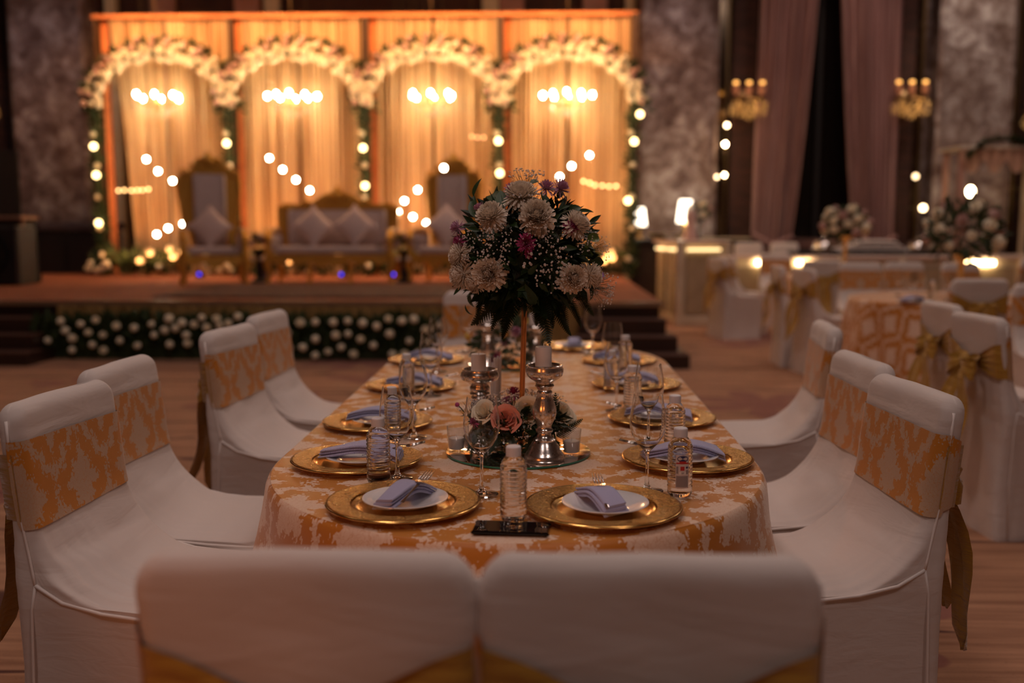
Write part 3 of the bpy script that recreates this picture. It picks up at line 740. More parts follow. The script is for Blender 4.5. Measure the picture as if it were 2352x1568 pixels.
# ------------------------------------------------------------------ thrones and sofa (face the camera, -y)
M_WVEL = mk_petal('white_velvet', (.50, .42, .43), (.56, .48, .48), 8)
M_CUSH = mk_petal('cushion_velvet', (.66, .52, .50), (.72, .58, .56), 8)
def scroll(mb, c, r, turns=1.4, th=.018, flip=1, y=0):
    pts = []
    for i in range(18):
        a = i/17*turns*2*pi; q = r*(1-.75*i/17); pts.append((c[0]+flip*q*cos(a), y, c[1]+q*sin(a)))
    mb.tube(pts, [th*(1-.4*i/17) for i in range(18)], 6)
def mk_royal(name, cat, W, bh, crest, pw_top, fw_top, seats):
    t = thing(name, '', cat, (0, 0, 0)); hw = W/2; dep = .62
    # carved rear frame
    z1 = bh
    o = [(-hw*.50, .42), (-fw_top*.93, z1-.42), (-fw_top, z1-.16), (-fw_top*.86, z1-.06), (-fw_top*.6, z1-.02), (-.17, z1+crest*.35), (-.09, z1+crest*.75), (0, z1+crest)]
    if seats > 1: o = [(-hw*.93, .42), (-fw_top, z1-.3), (-fw_top*1.0, z1-.02), (-fw_top*.86, z1+.04), (-hw*.62, z1+.02), (-.34, z1+.05), (-.22, z1+crest*.6), (-.09, z1+crest*.8), (0, z1+crest)]
    o = o+[(-x, z) for x, z in reversed(o[:-1])]
    MB().prism(o, .26, .33).build('back_frame', M_GOLD, t, ang=30)
    for sx in (-1, 1):
        for (cx, cz, q, tn, tk, fl) in ((.10, z1+crest*.35, .075, 1.4, .02, sx), (fw_top-.09, z1-.06, .07, 1.3, .02, -sx), (fw_top*.5, z1+.03, .05, 1.3, .016, sx)):
            c = MB(); scroll(c, (sx*cx, cz), q, tn, tk, fl, .25); c.build('scroll', M_GOLD, t)
        MB().tube([(sx*hw*.66 if seats == 1 else sx*hw*.92, .25, .5), (sx*fw_top*.93, .25, z1-.3), (sx*fw_top*.93, .25, z1-.1)], .022, 6).build('side_moulding', M_GOLD, t)
    MB().ball((0, .25, z1+crest*.55), .06, 10, 8, sc=(1, .5, 1.3)).build('crest_boss', M_GOLD, t); MB().ball((0, .28, z1+crest), .035, 8, 6).build('finial', M_GOLD, t)
    pb = pw_top*.92
    def cushbox(mb, x0, x1, y0, y1, za, zb, puff=.03):
        mb.box(((x0+x1)/2, (y0+y1)/2, (za+zb)/2), (x1-x0, y1-y0, zb-za), bev=puff)
    mb = MB(); cushbox(mb, -pw_top, pw_top, .17, .27, .50, z1-.05); mb.build('backrest', M_WVEL, t, ang=60)
    sw = (W-.24)/2
    for k in range(1 if seats == 1 else 1):
        mb = MB(); cushbox(mb, -sw, sw, -.32, .2, .38, .49, .035); mb.build('seat', M_WVEL, t, ang=60)
    # carved apron
    n = 24; ap = [(-sw-.05, .38)]+[(-sw-.05+(2*sw+.1)*i/n, .30-.05*abs(sin(pi*i/n*(3 if seats == 1 else 6)))-(.05*max(0, 1-abs(i-n/2)/4))) for i in range(n+1)]+[(sw+.05, .38)]
    MB().prism(ap, -.36, -.31).build('apron', M_GOLD, t, ang=30)
    for sx in (-1, 1):
        mb = MB(); x = sx*(hw-.07)
        mb.tube([(x, .2, .66), (x, -.1, .70), (x, -.30, .67), (x, -.36, .60)], [.035, .04, .045, .04], 8); mb.build('armrest', M_GOLD, t)
        MB().box((x, -.08, .705), (.10, .36, .05), bev=.02).build('arm_pad', M_WVEL, t, ang=60)
        mb = MB(); mb.lathe([(.001, .62), (.05, .61), (.06, .57), (.035, .54), (.05, .50), (.035, .46), (.055, .40), (.03, .36), (.03, .34)], 10, c=(x, -.34, 0)); mb.build('arm_post', M_GOLD, t)
        MB().box((x-sx*.03, -.06, .54), (.05, .5, .22), bev=.02).build('arm_panel', M_WVEL, t, ang=60)
        for yy in (-.34, .28):
            MB().tube([(x, yy, .36), (x+sx*.03, yy, .25), (x-sx*.01, yy, .12), (x+sx*.02, yy, .0)], [.05, .055, .03, .035], 8).build('leg', M_GOLD, t)
    if seats > 1:
        for sx in (-1, 1): MB().tube([(sx*.27, -.33, .28), (sx*.27, -.33, .12), (sx*.27, -.33, .0)], [.04, .025, .03], 8).build('leg', M_GOLD, t)
    return t
th = mk_royal('throne_chair', 'throne', .90, 1.50, .22, .21, .42, 1)
th['label'] = 'ornate gold throne with white velvet at the left of the sofa'; th['group'] = 'gold thrones on the stage'; th.location = (-4.30, 13.1, Z0); th.rotation_euler = (0, 0, R(22))
dup(th, 'ornate gold throne right of the sofa, partly behind the tall bouquet', (-1.24, 13.5, Z0), R(-18))
so = mk_royal('royal_sofa', 'sofa', 1.76, 1.03, .24, .68, .84, 2)
so['label'] = 'gold carved two seat sofa in white velvet between the two thrones'; so.location = (-2.76, 13.5, Z0)
def cush(i, j, n=14):
    u = i/(n-1)*2-1; v = j/(n-1)*2-1
    return u, v, (1-u*u)**.5*(1-v*v)**.5 if abs(u) < 1 and abs(v) < 1 else 0
cm = MB()
for sd in (1, -1):
    def fn(i, j):
        u, v, h = cush(i, j); e = 1-.10*(abs(u*v) < .8)*(1-(u*v)**2)*max(abs(u), abs(v))**4
        return (u*.21*e, sd*h*.075, v*.21*e)
    cm.grid(fn, 14, 14)
ME_CUSH = cm.mesh('cushion', M_CUSH)
for x, y, z, lb in ((-4.30, 13.04, 1.31, 'white square cushion standing on its corner on the left throne'), (-3.02, 13.42, 1.31, 'left white diamond cushion on the sofa'), (-2.46, 13.42, 1.32, 'right white diamond cushion on the sofa'), (-1.22, 13.42, 1.33, 'white diamond cushion on the throne behind the bouquet')):
    o = put('cushion', ME_CUSH, None, (x, y-.02, z), (R(-14), R(45), 0), 1.0); tag(o, lb, 'cushion', 'white diamond cushions on stage seats')
for x, lb in ((-3.75, 'low black pedestal with dark posy between left throne and sofa'), (-1.79, 'low black pedestal with dark posy between sofa and right throne')):
    t = thing('flower_pedestal', lb, 'flower stand', (x, 13.35, Z0), 0, 'black posy pedestals on the stage')
    MB().lathe([(0, 0), (.12, 0), (.12, .03), (.06, .06), (.05, .36), (.11, .42), (.11, .45), (0, .45)], 16).build('stand', M_BLACKM, t)
    def f(rn): a = rn.uniform(0, 6.3); return (.12*cos(a)*rn.random(), .1*sin(a)*rn.random(), .48+rn.random()*.12), (cos(a), sin(a), .8)
    put('foliage', foliage_mass(f, .05, .12, 120, int(abs(x)*10)), t)['kind'] = 'stuff'
    for k in range(5): put('mauve_bloom', ME_BLOOMP, t, (.1*cos(k*1.3), -.08, .55+.06*sin(k*2)), (R(70), 0, k), .045)
    for k in (-1, 1): put('rose', ME_BLOOM, t, (k*.06, -.11, .32), (R(80), 0, k), .04)

# ------------------------------------------------------------------ left edge of the hall
t = thing('black_sideboard', 'long black sideboard with grey top below the left stone pillar', 'sideboard', (-7.85, 16.0, 0))
MB().box((0, 0, .62), (2.0, .5, 1.24), bev=.02).build('body', M_BLACKM, t, smooth=False)
MB().box((0, 0, 1.31), (2.1, .56, .12), bev=.02).build('worktop', mat('grey_top', (.10, .08, .09), .3), t, smooth=False)
for k in range(3): MB().box((-.62+k*.62, -.26, .62), (.56, .02, 1.0), bev=.006).build('door', M_BLACKM, t, smooth=False)
t = thing('black_speaker', 'large black loudspeaker cabinet at the left edge of the stage', 'speaker', (-7.35, 12.8, Z0))
MB().box((0, 0, .38), (1.5, .6, .76), bev=.03).build('cabinet', M_BLACKM, t, smooth=False)
for k in (-1, 1): MB().lathe([(0, 0), (.22, 0), (.24, .02), (.24, .04)], 24, M=T(k*.38, -.305, .40) @ RX(R(90))).build('speaker_cone', M_BLACK, t)
t = thing('black_lectern', 'dark lectern with pale wooden trim on the stage at left', 'lectern', (-7.62, 14.3, Z0))
MB().box((0, 0, .42), (.55, .45, .84), bev=.02).build('body', M_BLACKM, t, smooth=False)
MB().box((-.02, -.02, .87), (.62, .5, .05), bev=.01).build('top', mat('pale_trim', (.25, .14, .10), .5), t, smooth=False)
MB().box((.27, -.235, .42), (.04, .03, .84)).build('edge_trim', bpy.data.materials['pale_trim'], t, smooth=False)
t = thing('tall_black_panel', 'tall dark folding panel standing at the left edge', 'screen', (-8.9, 15.6, 0))
for k in (-1, 1): MB().box((k*.36, .04*k, 1.25), (.70, .05, 2.5), bev=.01).build('panel', M_BLACKM, t, smooth=False)
# ------------------------------------------------------------------ crystal sconces on the wall
M_CRYG = mat('gold_crystal', (.9, .62, .25), .2, .3, emit=(1, .55, .16), es=.05)  # slight emission in the crystals imitates light caught from the bulbs
M_FLAME = nomis(mat('sconce_bulb', (1, .7, .3), .4, emit=(1, .45, .10), es=2.2))
def mk_sconce():
    t = thing('crystal_sconce', '', 'wall lamp', (0, 0, 0), 0, 'crystal wall sconces')
    MB().lathe([(0, -.03), (.10, -.03), (.12, 0), (.02, .03), (0, .05)], 16, M=RX(R(90))).build('wall_plate', M_BRONZE, t)
    mb = MB(); mb.lathe([(.20, -.02), (.26, 0), (.26, .04), (.22, .05), (.20, .02)], 24, c=(0, -.3, -.06)); mb.tube([(0, 0, 0), (0, -.15, -.08), (0, -.3, -.05)], .02, 6); mb.build('ring', M_BRONZE, t)
    for k in range(3):
        x = (k-1)*.21
        MB().lathe([(.03, 0), (.06, .05), (.055, .14), (.04, .15)], 10, c=(x, -.34, .02)).build('cup', mat('peach_cup', (.55, .25, .15), .4) if k == 0 and 'peach_cup' not in bpy.data.materials else bpy.data.materials['peach_cup'], t)
        MB().ball((x, -.34, .21), .035, 8, 6, sc=(1.2, 1.2, .8)).build('candle_bulb', M_FLAME, t)
    rn = random.Random(3); mb = MB()
    for k in range(90):
        a = rn.uniform(0, 6.3); q = .26*rn.random()**.35; z = -.08-.20*rn.random()-.10*(1-q/.26)
        mb.ball((q*cos(a)*1.15, -.3+q*sin(a), z), .018, 5, 3, sc=(1, 1, 1.8))
    mb.build('crystal_drops', M_CRYG, t)['kind'] = 'stuff'
    return t
s0 = mk_sconce(); s0['label'] = 'gold crystal wall sconce left of the mauve curtains'; s0.location = (3.36, 16.75, 3.38)
dup(s0, 'gold crystal wall sconce right of the mauve curtains', (5.94, 16.75, 3.38))
dup(s0, 'gold crystal wall sconce at the left edge of the hall', (-9.0, 16.4, 3.3))
dup(s0, 'gold crystal wall sconce at the far right edge beyond the pillar', (8.0, 16.7, 3.15))
for x, y, z, c in ((3.36, 16.2, 3.3, (1, .6, .3)), (5.94, 16.2, 3.3, (1, .6, .3))): point('sconce_glow', (x, y, z), .1, 2.5, c)
spot('pillar_downlight', (2.2, 15.2, 6.6), (2.2, 16.6, 2.2), 60, (.95, .72, .70), 50)  # hung near the ceiling and aimed down at the pillars
spot('pillar_downlight', (7.0, 15.0, 6.6), (7.0, 16.6, 3.5), 130, (1, .82, .62), 50)
spot('pillar_downlight', (-8.1, 14.8, 6.6), (-8.1, 16.6, 2.8), 75, (.95, .72, .72), 45)
spot('curtain_downlight', (4.7, 14.6, 6.8), (4.7, 16.6, 2.6), 60, (1, .66, .52), 60)

# ------------------------------------------------------------------ buffet counter with lamps
t = thing('buffet_counter', 'dark buffet counter with black top beside the right end of the stage', 'counter', (2.35, 15.7, 0))
MB().box((0, 0, .52), (1.75, .8, 1.04), bev=.01).build('body', M_DWOOD, t, smooth=False)
MB().box((0, -.02, 1.08), (1.85, .9, .07), bev=.02).build('worktop', M_BLACKM, t, smooth=False)
for k in range(3): MB().box((-.56+k*.56, -.41, .52), (.5, .02, .9), bev=.005).build('panel', M_DWOOD, t, smooth=False)
M_SHADE = nomis(mat('lit_lampshade', (1, .9, .8), .6, emit=(1, .86, .66), es=4.5))
def lampf(lb, x, y, z, s=1):
    t = thing('table_lamp', lb, 'lamp', (x, y, z), 0, 'lit lamps on the buffet counter')
    MB().lathe([(0, 0), (.08*s, 0), (.08*s, .02), (.02*s, .04), (.035*s, .12*s), (.015*s, .22*s), (0, .22*s)], 16).build('base', M_GOLDP, t)
    MB().lathe([(.11*s, .2*s), (.075*s, .48*s)], 24).build('lamp_shade', M_SHADE, t)
    point('lamp_glow', (x, y-.02, z+.62*s), .08, 6, (1, .75, .45))
lampf('white shaded table lamp on the buffet nearest the stage', 1.58, 15.75, 1.115, 1.0)
lampf('white shaded table lamp on the buffet beside the vase of roses', 2.28, 15.65, 1.115, 1.25)
M_TRAYG = mat('dish_brass', (.9, .65, .25), .3, .8)  # one even brass base colour
for x, lb, s in ((1.85, 'round brass food dish on the buffet counter, nearest the first lamp', .16), (2.08, 'small brass food dish on the buffet counter between the lamps', .11), (2.02, 'white bowl at the front of the buffet counter', .09)):
    o = MB().lathe([(0, 0), (s*.5, 0), (s*.55, .02), (s, .07), (s*1.03, .08), (s*.95, .075), (s*.5, .03), (0, .025)], 24).build('food_dish', M_TRAYG if 'brass' in lb else M_PORC, loc=(x, 15.5 if 'white' not in lb else 15.36, 1.115)); tag(o, lb, 'dish')
o = MB().box((0, 0, .01), (.75, .35, .02), bev=.006).add([], []).build('serving_tray', mat('cream_tray', (.75, .62, .38), .4), loc=(2.88, 15.62, 1.115)); o.rotation_euler = (0, 0, 0); tag(o, 'cream rectangular serving tray at the right end of the buffet', 'tray')
def posy(name, lb, loc, r, nb, seed, mats=(ME_BLOOM, ME_BLOOMP), vase=.25, cat='flower arrangement', br=.05, dark=1, vm=None, zs=.8):
    t = thing(name, lb, cat, loc); rn = random.Random(seed)
    if vase: MB().lathe([(0, 0), (r*.35, 0), (r*.35, .01), (r*.1, .03), (r*.09, vase*.8), (r*.3, vase), (0, vase)], 14).build('vase', vm or M_BLACKM, t)
    cz = vase+r*zs*.7
    def f(rn):
        d = Vector((rn.gauss(0, 1), rn.gauss(0, 1), rn.gauss(0, 1)*.9+.15)).normalized(); q = rn.uniform(.55, 1.02)*r
        return (d.x*q, d.y*q, cz+d.z*q*zs), d
    put('foliage', foliage_mass(f, r*.18, r*.42, int(420*dark), seed), t)['kind'] = 'stuff'
    g = pi*(3-sqrt(5))
    for k in range(nb):
        zz = .95-1.45*(k+.5)/nb; q = sqrt(max(0, 1-zz*zz)); a = k*g+rn.uniform(-.2, .2); d = Vector((q*cos(a), q*sin(a), zz))
        o = put('rose', mats[k % len(mats)] if k % 3 else mats[0], t, (d.x*r, d.y*r, cz+d.z*r*zs), None, br*rn.uniform(.8, 1.15)); o.rotation_euler = d.to_track_quat('Z', 'Y').to_euler()
    return t
posy('rose_vase', 'dark vase of pale roses beside the second lamp on the buffet', (2.46, 15.45, 1.115), .17, 12, 41, vase=.32, br=.05)
# figurine of draped cloth beside vase
o = MB().lathe([(0, 0), (.09, 0), (.10, .05), (.075, .15), (.06, .25), (.08, .33), (.05, .42), (0, .44)], 14).build('white_jar', mat('pinkish_white', (.62, .42, .38), .5), loc=(2.22, 15.05, .0)); o.location = (2.12, 14.0, 1.2-.1); tag(o, 'pale tall jar standing on the lit bar counter', 'jar')

# ------------------------------------------------------------------ lit cream bar counters
M_CREAMP = mk_rough('cream_panel', (.62, .50, .36), (.72, .60, .46), 1.5, .1, .5)
M_FROST = mk_rough('frosted_panel', (.36, .27, .17), (.44, .33, .21), 3, .1, .6)
M_LED = mat('led_strip', (1, .8, .5), .5, emit=(1, .70, .32), es=2.2)
M_LED2 = mat('led_lamp', (1, .8, .5), .5, emit=(1, .74, .38), es=22)
def lit_bar(name, lb, loc, rz, W, D, H, nb, spots=None):
    t = thing(name, lb, 'bar counter', loc, rz)
    MB().box((0, D/2, H/2), (W-.06, D-.06, H-.06)).build('body', M_CREAMP, t, smooth=False)
    MB().box((0, D/2, H-.02), (W+.06, D+.06, .05), bev=.01).build('top', mat('cream_top', (.70, .52, .44), .4) if 'cream_top' not in bpy.data.materials else bpy.data.materials['cream_top'], t, smooth=False)
    MB().box((0, D/2, .06), (W+.05, D+.05, .12), bev=.01).build('plinth', M_CREAMP, t, smooth=False)
    for k in range(nb):
        x = -W/2+(k+.5)*W/nb; w = W/nb
        MB().box((x, .0, H*.5), (w-.20, .02, H-.30), bev=.005).build('frosted_panel', M_FROST, t, smooth=False)
        if spots is None: MB().box((x, -.022, H-.115), (w-.20, .03, .03)).build('led_strip', M_LED, t, smooth=False)
    for k in range(nb+1):
        MB().box((-W/2+k*W/nb, -.03, H/2), (.10, .06, H), bev=.01).build('pilaster', M_CREAMP, t, smooth=False)
    for x, w in (spots or ()): MB().box((x, -.03, H-.09), (w, .04, .055)).build('led_strip', M_LED2, t, smooth=False)
    for k in range(2 if spots is None else 0):
        y = D*(k+.5)/2
        MB().box((-W/2+.01, y, H*.5), (.02, D/2-.16, H-.30)).build('side_panel', M_FROST, t, smooth=False)
        MB().box((-W/2-.012, y, H-.115), (.03, D/2-.16, .03)).build('led_strip', M_LED, t, smooth=False)
    return t
lit_bar('bar_counter', 'cream bar counter with glowing top strips right of the stage', (2.20, 13.35, 0), R(12), .66, 1.0, 1.12, 1)
lit_bar('low_bar_counter', 'long low cream counter with glowing strip behind the right hand guest tables', (5.45, 13.98, 0), 0, 5.8, .30, .90, 7, [(-2.84, .07), (-2.37, .10), (-1.83, .06), (-1.71, .10), (.64, .40), (1.36, .12)])

# ------------------------------------------------------------------ draped canopy stall in front of right pillar
t = thing('canopy_stall', 'white canopy stall with scalloped peach drape in front of the right pillar', 'stall', (6.95, 15.6, 0))
M_PEACH = mk_drape('peach_drape', (.50, .30, .22), (.62, .38, .26), .3)
for x in (-.62, .62):
    for y in (-.3, .3): MB().box((x, y, 1.22), (.08, .08, 2.44), bev=.01).build('post', M_CREAMP if x > 0 else M_PINKW, t, smooth=False)
def val(i, j):
    u = i/47; v = j/4; sc = abs(sin(pi*u*4)); return (-.66+1.32*u, -.36-.02*sin(u*50), 2.46-(.16+.20*sc)*v)
MB().grid(val, 48, 5).build('valance', M_PEACH, t)
MB().box((0, 0, 2.47), (1.42, .8, .05), bev=.01).build('roof_board', M_CREAMP, t, smooth=False)
def f(rn): u = rn.random(); return (-.6+1.1*u, -.38, 2.42+.14*sin(pi*u)-.5*max(0, .25-u)), (0, -.5, .8)
put('foliage_garland', foliage_mass(f, .05, .13, 320, 51), t)['kind'] = 'stuff'
MB().box((0, 0, .85), (1.3, .7, .05), bev=.01).build('counter_top', M_CREAMP, t, smooth=False)
o = thing('pendant_bulb', 'bright oval pendant bulb hanging in the canopy stall', 'bulb', (6.50, 15.35, 1.83)); 
MB().ball((0, 0, 0), .055, 12, 8, sc=(1, 1, 1.35)).build('globe', nomis(mat('pendant_glow', (1, .9, .7), .4, emit=(1, .78, .46), es=30)), o)
MB().tube([(0, 0, .07), (0, 0, .6)], .006, 5).build('cord', M_BLACKM, o)
for x, y, z, r_, sz, lb in ((3.02, 16.4, 2.92, .04, 18, 'small warm globe in place of a mirror reflection, upper'), (3.0, 16.4, 2.62, .04, 60, 'small bright globe in place of a mirror reflection, below the upper one'), (3.0, 16.4, 2.13, .035, 30, 'small bright globe in place of a mirror reflection, lowest'), (2.88, 16.4, 2.10, .035, 8, 'dim amber globe in place of a mirror reflection, left of the lowest one'),
                         (6.02, 16.3, 2.10, .05, 5, 'dim amber globe in place of a reflection left of the canopy stall, upper'), (6.16, 16.3, 1.60, .06, 12, 'glowing globe in place of a reflection left of the canopy stall, lower'), (7.72, 16.2, 1.93, .045, 22, 'bright small globe in place of a reflection right of the canopy stall'), (7.95, 16.2, 1.90, .05, 40, 'bright globe in place of a reflection at the right edge of the hall')):
    o = thing('reflection_globe', lb, 'bulb', (x, y, z)); MB().tube([(0, r_*.8, 0), (0, 17.2-y, .02)], .008, 5).build('added_arm', M_BRONZE, o)  # glowing globe on an added arm imitates a lamp's reflection in the wall mirror
    MB().ball((0, 0, 0), r_*.8, 12, 8).build('globe', nomis(mat('glow_%d' % int(sz*10), (1, .8, .6), .4, emit=(1, .68, .36), es=sz)) if 'glow_%d' % int(sz*10) not in bpy.data.materials else bpy.data.materials['glow_%d' % int(sz*10)], o)

# ------------------------------------------------------------------ covered banquet chairs (front is +y)
BW = .215
def zt(z): return z
TOP = .95; NP = 144
def rr_pt(k, n, hw, y0, y1, r):
    """point k of n on a rounded rectangle, starting mid front, counter-clockwise; equal counts per side"""
    q = n//4; side = k//q; f = (k % q)/q   # sides: 0 front->left ... each side spans corner to corner
    nc = q//4  # corner share at each end of side
    hw = max(hw, 1e-4); d = max((y1-y0)/2, 1e-4); cy = (y0+y1)/2; r = min(r, hw, d)
    # use angle-based corners: piecewise
    u = f*4
    def corner(cx, cyy, a0, t): a = a0+t*pi/2; return (cx+r*cos(a), cyy+r*sin(a))
    # side 0: front edge from right(+x) to left then corner front-left
    if side == 0:
        if u < 3: return (hw-r-(2*(hw-r))*u/3, cy+d)
        return corner(-(hw-r), cy+d-r, pi/2, u-3)
    if side == 1:
        if u < 3: return (-hw, cy+d-r-2*(d-r)*u/3)
        return corner(-(hw-r), cy-d+r, pi, u-3)
    if side == 2:
        if u < 3: return (-(hw-r)+2*(hw-r)*u/3, cy-d)
        return corner(hw-r, cy-d+r, 1.5*pi, u-3)
    if u < 3: return (hw, cy-d+r+2*(d-r)*u/3)
    return corner(hw-r, cy+d-r, 0, u-3)
def sect(z):
    """half width, y rear, y front, corner radius of the cover at height z"""
    yb = -.235-.045*max(0, z-.5)/.44-.02*max(0, .5-z)/.5
    th = .060
    if z > .80: yf = yb+th
    elif z > .495:
        s_ = min(1, (.72-z)/.22) if z < .72 else 0; yf = yb+th+.19*(1-sqrt(max(0, 1-s_*s_)))
        if z < .503: q_ = (.503-z)/.008; yf += (.445-th-.19)*q_
    elif z > .45:
        s_ = (z-.45)/.045; yf = .222-.020*s_**2
    else: yf = .222-.02*sin(pi*min(1, (.45-z)/.45))
    hw = .208+.018*smooth01((.70-z)/.2)+.006*(z < .1)-.012*sin(pi*min(1, z/.5))*(z < .5)
    r = .028
    if z > TOP-.055:
        q = (z-(TOP-.055))/.055; q = min(1, q)
        hw -= .045*(1-sqrt(max(0, 1-q*q)))*1.05
    if z > TOP-.03:
        q = min(1, (z-(TOP-.03))/.03); e = .03*(1-sqrt(max(0, 1-q*q))); yb += e; yf -= e
    return hw, yb, yf, r
def cpt(z, k, n=NP, off=0):
    hw, yb, yf, r = sect(z); x, y = rr_pt(k % n, n, hw+off, yb-off, yf+off, r+off)
    return x, y
def zlist():
    zs = [0, .03, .1, .2, .3, .36, .41, .43, .45, .465, .48, .488, .4925, .495, .4965, .498, .4995, .501, .503, .506, .510, .515, .522, .531, .542, .554, .568, .584, .602, .622, .645, .67, .70, .73, .76, .79, .82, .85, .868, .88, .89, .90, .912, .922, .930, .937, .943, .947, .9492, .95]
    return zs
def mk_cover_mesh(seed):
    zs = zlist(); mb = MB()
    def fn(j, k):
        z = zs[j]; x, y = cpt(z, k)
        d = .006*nz(x*9+seed, y*9, z*7)
        # tension folds where the back runs into the seat
        if .50 < z < .72: d += (.008 if seed == 0 else .0045)*sin(110*z+3*nz(x*4, z*3, seed)+14*y*(seed == 0))*smooth01((.2-abs(abs(x)-.10))/.2)*smooth01((z-.50)/.05)*smooth01((.72-z)/.08)*(1 if y > -.17 else .2)
        if z < .5: d += .010*nz(x*14+seed, y*14, z*2)*(.5-z)/.5*1.2
        c = Vector((x, y-(-.05), 0)); n_ = c.normalized() if c.length > .02 else Vector((0, 0, 0))
        zz = z+(.004*nz(x*6, y*6, seed+5) if z > .54 else 0)
        fold = 0
        if .45 < z < .72:
            A_ = (.0065 if seed == 0 else .0028); fold = A_*sin(150*x+5*y+4*nz(x*5, y*3, seed))*smooth01((x+.02)/.08 if seed == 0 else (abs(x)-.05)/.1)*smooth01((.70-z)/.12)*smooth01((z-.45)/.04)*(.5+.5*smooth01((.20-y)/.25))
        return (x+n_.x*d, y+n_.y*d, zz+fold+.012*(1-(x/.23)**2)*smooth01((z-.45)/.04)*smooth01((.62-z)/.08))
    mb.grid(fn, len(zs), NP, cv=True)
    mb.f.append(tuple((len(zs)-1)*NP+k for k in range(NP)))
    return mb.mesh('cover', M_COVER, ang=70)
ME_COVER = [mk_cover_mesh(s) for s in (0, 7, 13)]
def mk_piping(s):
    mb = MB()
    if 1:
        pts = []
        for z in (.915, .87, .82, .77, .72, .66, .61, .575, .555):
            hw, yb, yf, r = sect(z); pts.append((s*(hw+.001), yb+.035+(.02*(.70-z)/.13 if z < .70 else 0), z))
        mb.tube(pts, .0035, 5)
        a = pts[-1]; mb.tube([a, (s*.2275, -.12, .520), (s*.2275, -.03, .500), (s*.2275, .08, .490), (s*.226, .19, .484), (s*.205, .221, .478)], .0045, 5)
        mb.tube([a, (s*.226, a[1]-.01, .5), (s*.224, a[1]-.02, .25), (s*.232, a[1]-.02, .01)], .0035, 5)
    return mb.mesh('piping', M_PIPE)
ME_PIPE = [mk_piping(-1), mk_piping(1)]
def mk_sash_front(seed=0):
    mb = MB(); n = 96
    # brocade: from rear corner round the front to the other rear corner
    ks = [k for k in range(-16, 35)]
    def fn(i, j):
        k = ks[i]*1.0; u = (i/(len(ks)-1))*2-1; v = j/9
        zb = .680+.006*sin(3*u+seed)+.012*abs(u)**4; ztp = .868-.003*sin(4*u)-.022*abs(u)**6; z = zb+(ztp-zb)*v
        x, y = cpt(z, int(k) % 72, 72, .0045+.003*sin(v*pi)*abs(nz(u*5+seed, v*3)))
        return (x, y, z)
    mb.grid(fn, len(ks), 10)
    return mb.mesh('brocade_panel', M_BROC)
def mk_sash_back():
    mb = MB()
    # plain band on the back, gathered towards the knot
    def fn(i, j):
        u = i/24*2-1; v = j/14*2-1
        c = 1-abs(u); pin = .074*(1-.75*smooth01(c*1.05)); zc = .768-.022*c
        hw, yb, yf, r = sect(.78)
        x = u*(hw+.006); z = zc+v*pin
        pl = .006*sin(v*13+u*2)*smooth01(c*1.4)+.004
        wrap = .05*smooth01((abs(u)-.9)/.1)
        return (x, yb-.006-pl-.01*smooth01((c-.5)*2)+wrap-.045*(z-.78)/.44, z)
    mb.grid(fn, 25, 15); return mb.mesh('sash', M_SATIN)
def ribbon(mb, P, W, side, wob=.006, seed=0, nw=5, thick=0):
    P = [Vector(p) for p in P]; m = len(P)
    def fn(i, j):
        u = j/(nw-1)*2-1; wv = W[i] if isinstance(W, (list, tuple)) else W
        return P[i]+Vector(side[i] if isinstance(side, list) else side)*(wv*u)+Vector((0, -1, 0))*wob*sin(u*5+i*.7+seed)
    mb.grid(fn, m, nw)
def mk_bow():
    kn = MB(); kn.ball((0, -.302, .752), .03, 10, 8, sc=(1, .9, 1.2))
    lo = MB(); ta = MB()
    for s in (-1, 1):
        P = []; 
        for i in range(13):
            a = i/12*2*pi; q = (1-cos(a))/2
            P.append((s*(.13*q), -.325-.035*sin(a)-.02*q, .752-.05*q*q-.012*sin(a)))
        ribbon(lo, P, [.012+.040*(1-cos(i/12*2*pi))/2 for i in range(13)], (0, 0.1, 1), .006, s)
    for s, Lg in ((-1, .44), (1, .38)):
        P = [(s*.012, -.325, .77)]+[(s*(.015+.055*t+.012*sin(5*t)), -.335-.012*sin(6*t+s), .748-Lg*t) for t in [q/9 for q in range(1, 10)]]
        ribbon(ta, P, [.012]+[.030+.024*sin(q/9*2.4) for q in range(1, 9)]+[.012], (1, 0, .12*s), .008, s*2)
    return kn.mesh('knot', M_SATIN), lo.mesh('bow_loop', M_SATIN), ta.mesh('sash_tail', M_SATIN)
def bow_side(me_fn): pass
ME_SF = [mk_sash_front(0), mk_sash_front(4)]; ME_SB = mk_sash_back()
def mk_bow_parts():
    kn = MB(); kn.ball((0, -.302, .752), .026, 10, 8, sc=(1, .9, 1.25)); out = [kn.mesh('knot', M_SATIN)]
    for s in (-1, 1):
        lo = MB(); P = []
        for i in range(13):
            a = i/12*2*pi; q = (1-cos(a))/2
            P.append((s*(.105*q), -.305-.028*sin(a)-.012*q, .752-.035*q*q-.014*sin(a)))
        ribbon(lo, P, [.010+.036*(1-cos(i/12*2*pi))/2 for i in range(13)], (0, .1, 1), .006, s); out.append(lo.mesh('bow_loop', M_SATIN))
    for s, Lg in ((-1, .46), (1, .40)):
        ta = MB(); P = [(s*.010, -.305, .742)]+[(s*(.02+.055*t+.012*sin(5*t)), -.312-.075*t-.012*sin(6*t+s), .748-Lg*t) for t in [q/9 for q in range(1, 10)]]
        ribbon(ta, P, [.010]+[.028+.024*sin(q/9*2.4) for q in range(1, 9)]+[.010], (1, 0, .12*s), .008, s*2); out.append(ta.mesh('sash_tail', M_SATIN))
    return out
BOW = mk_bow_parts()
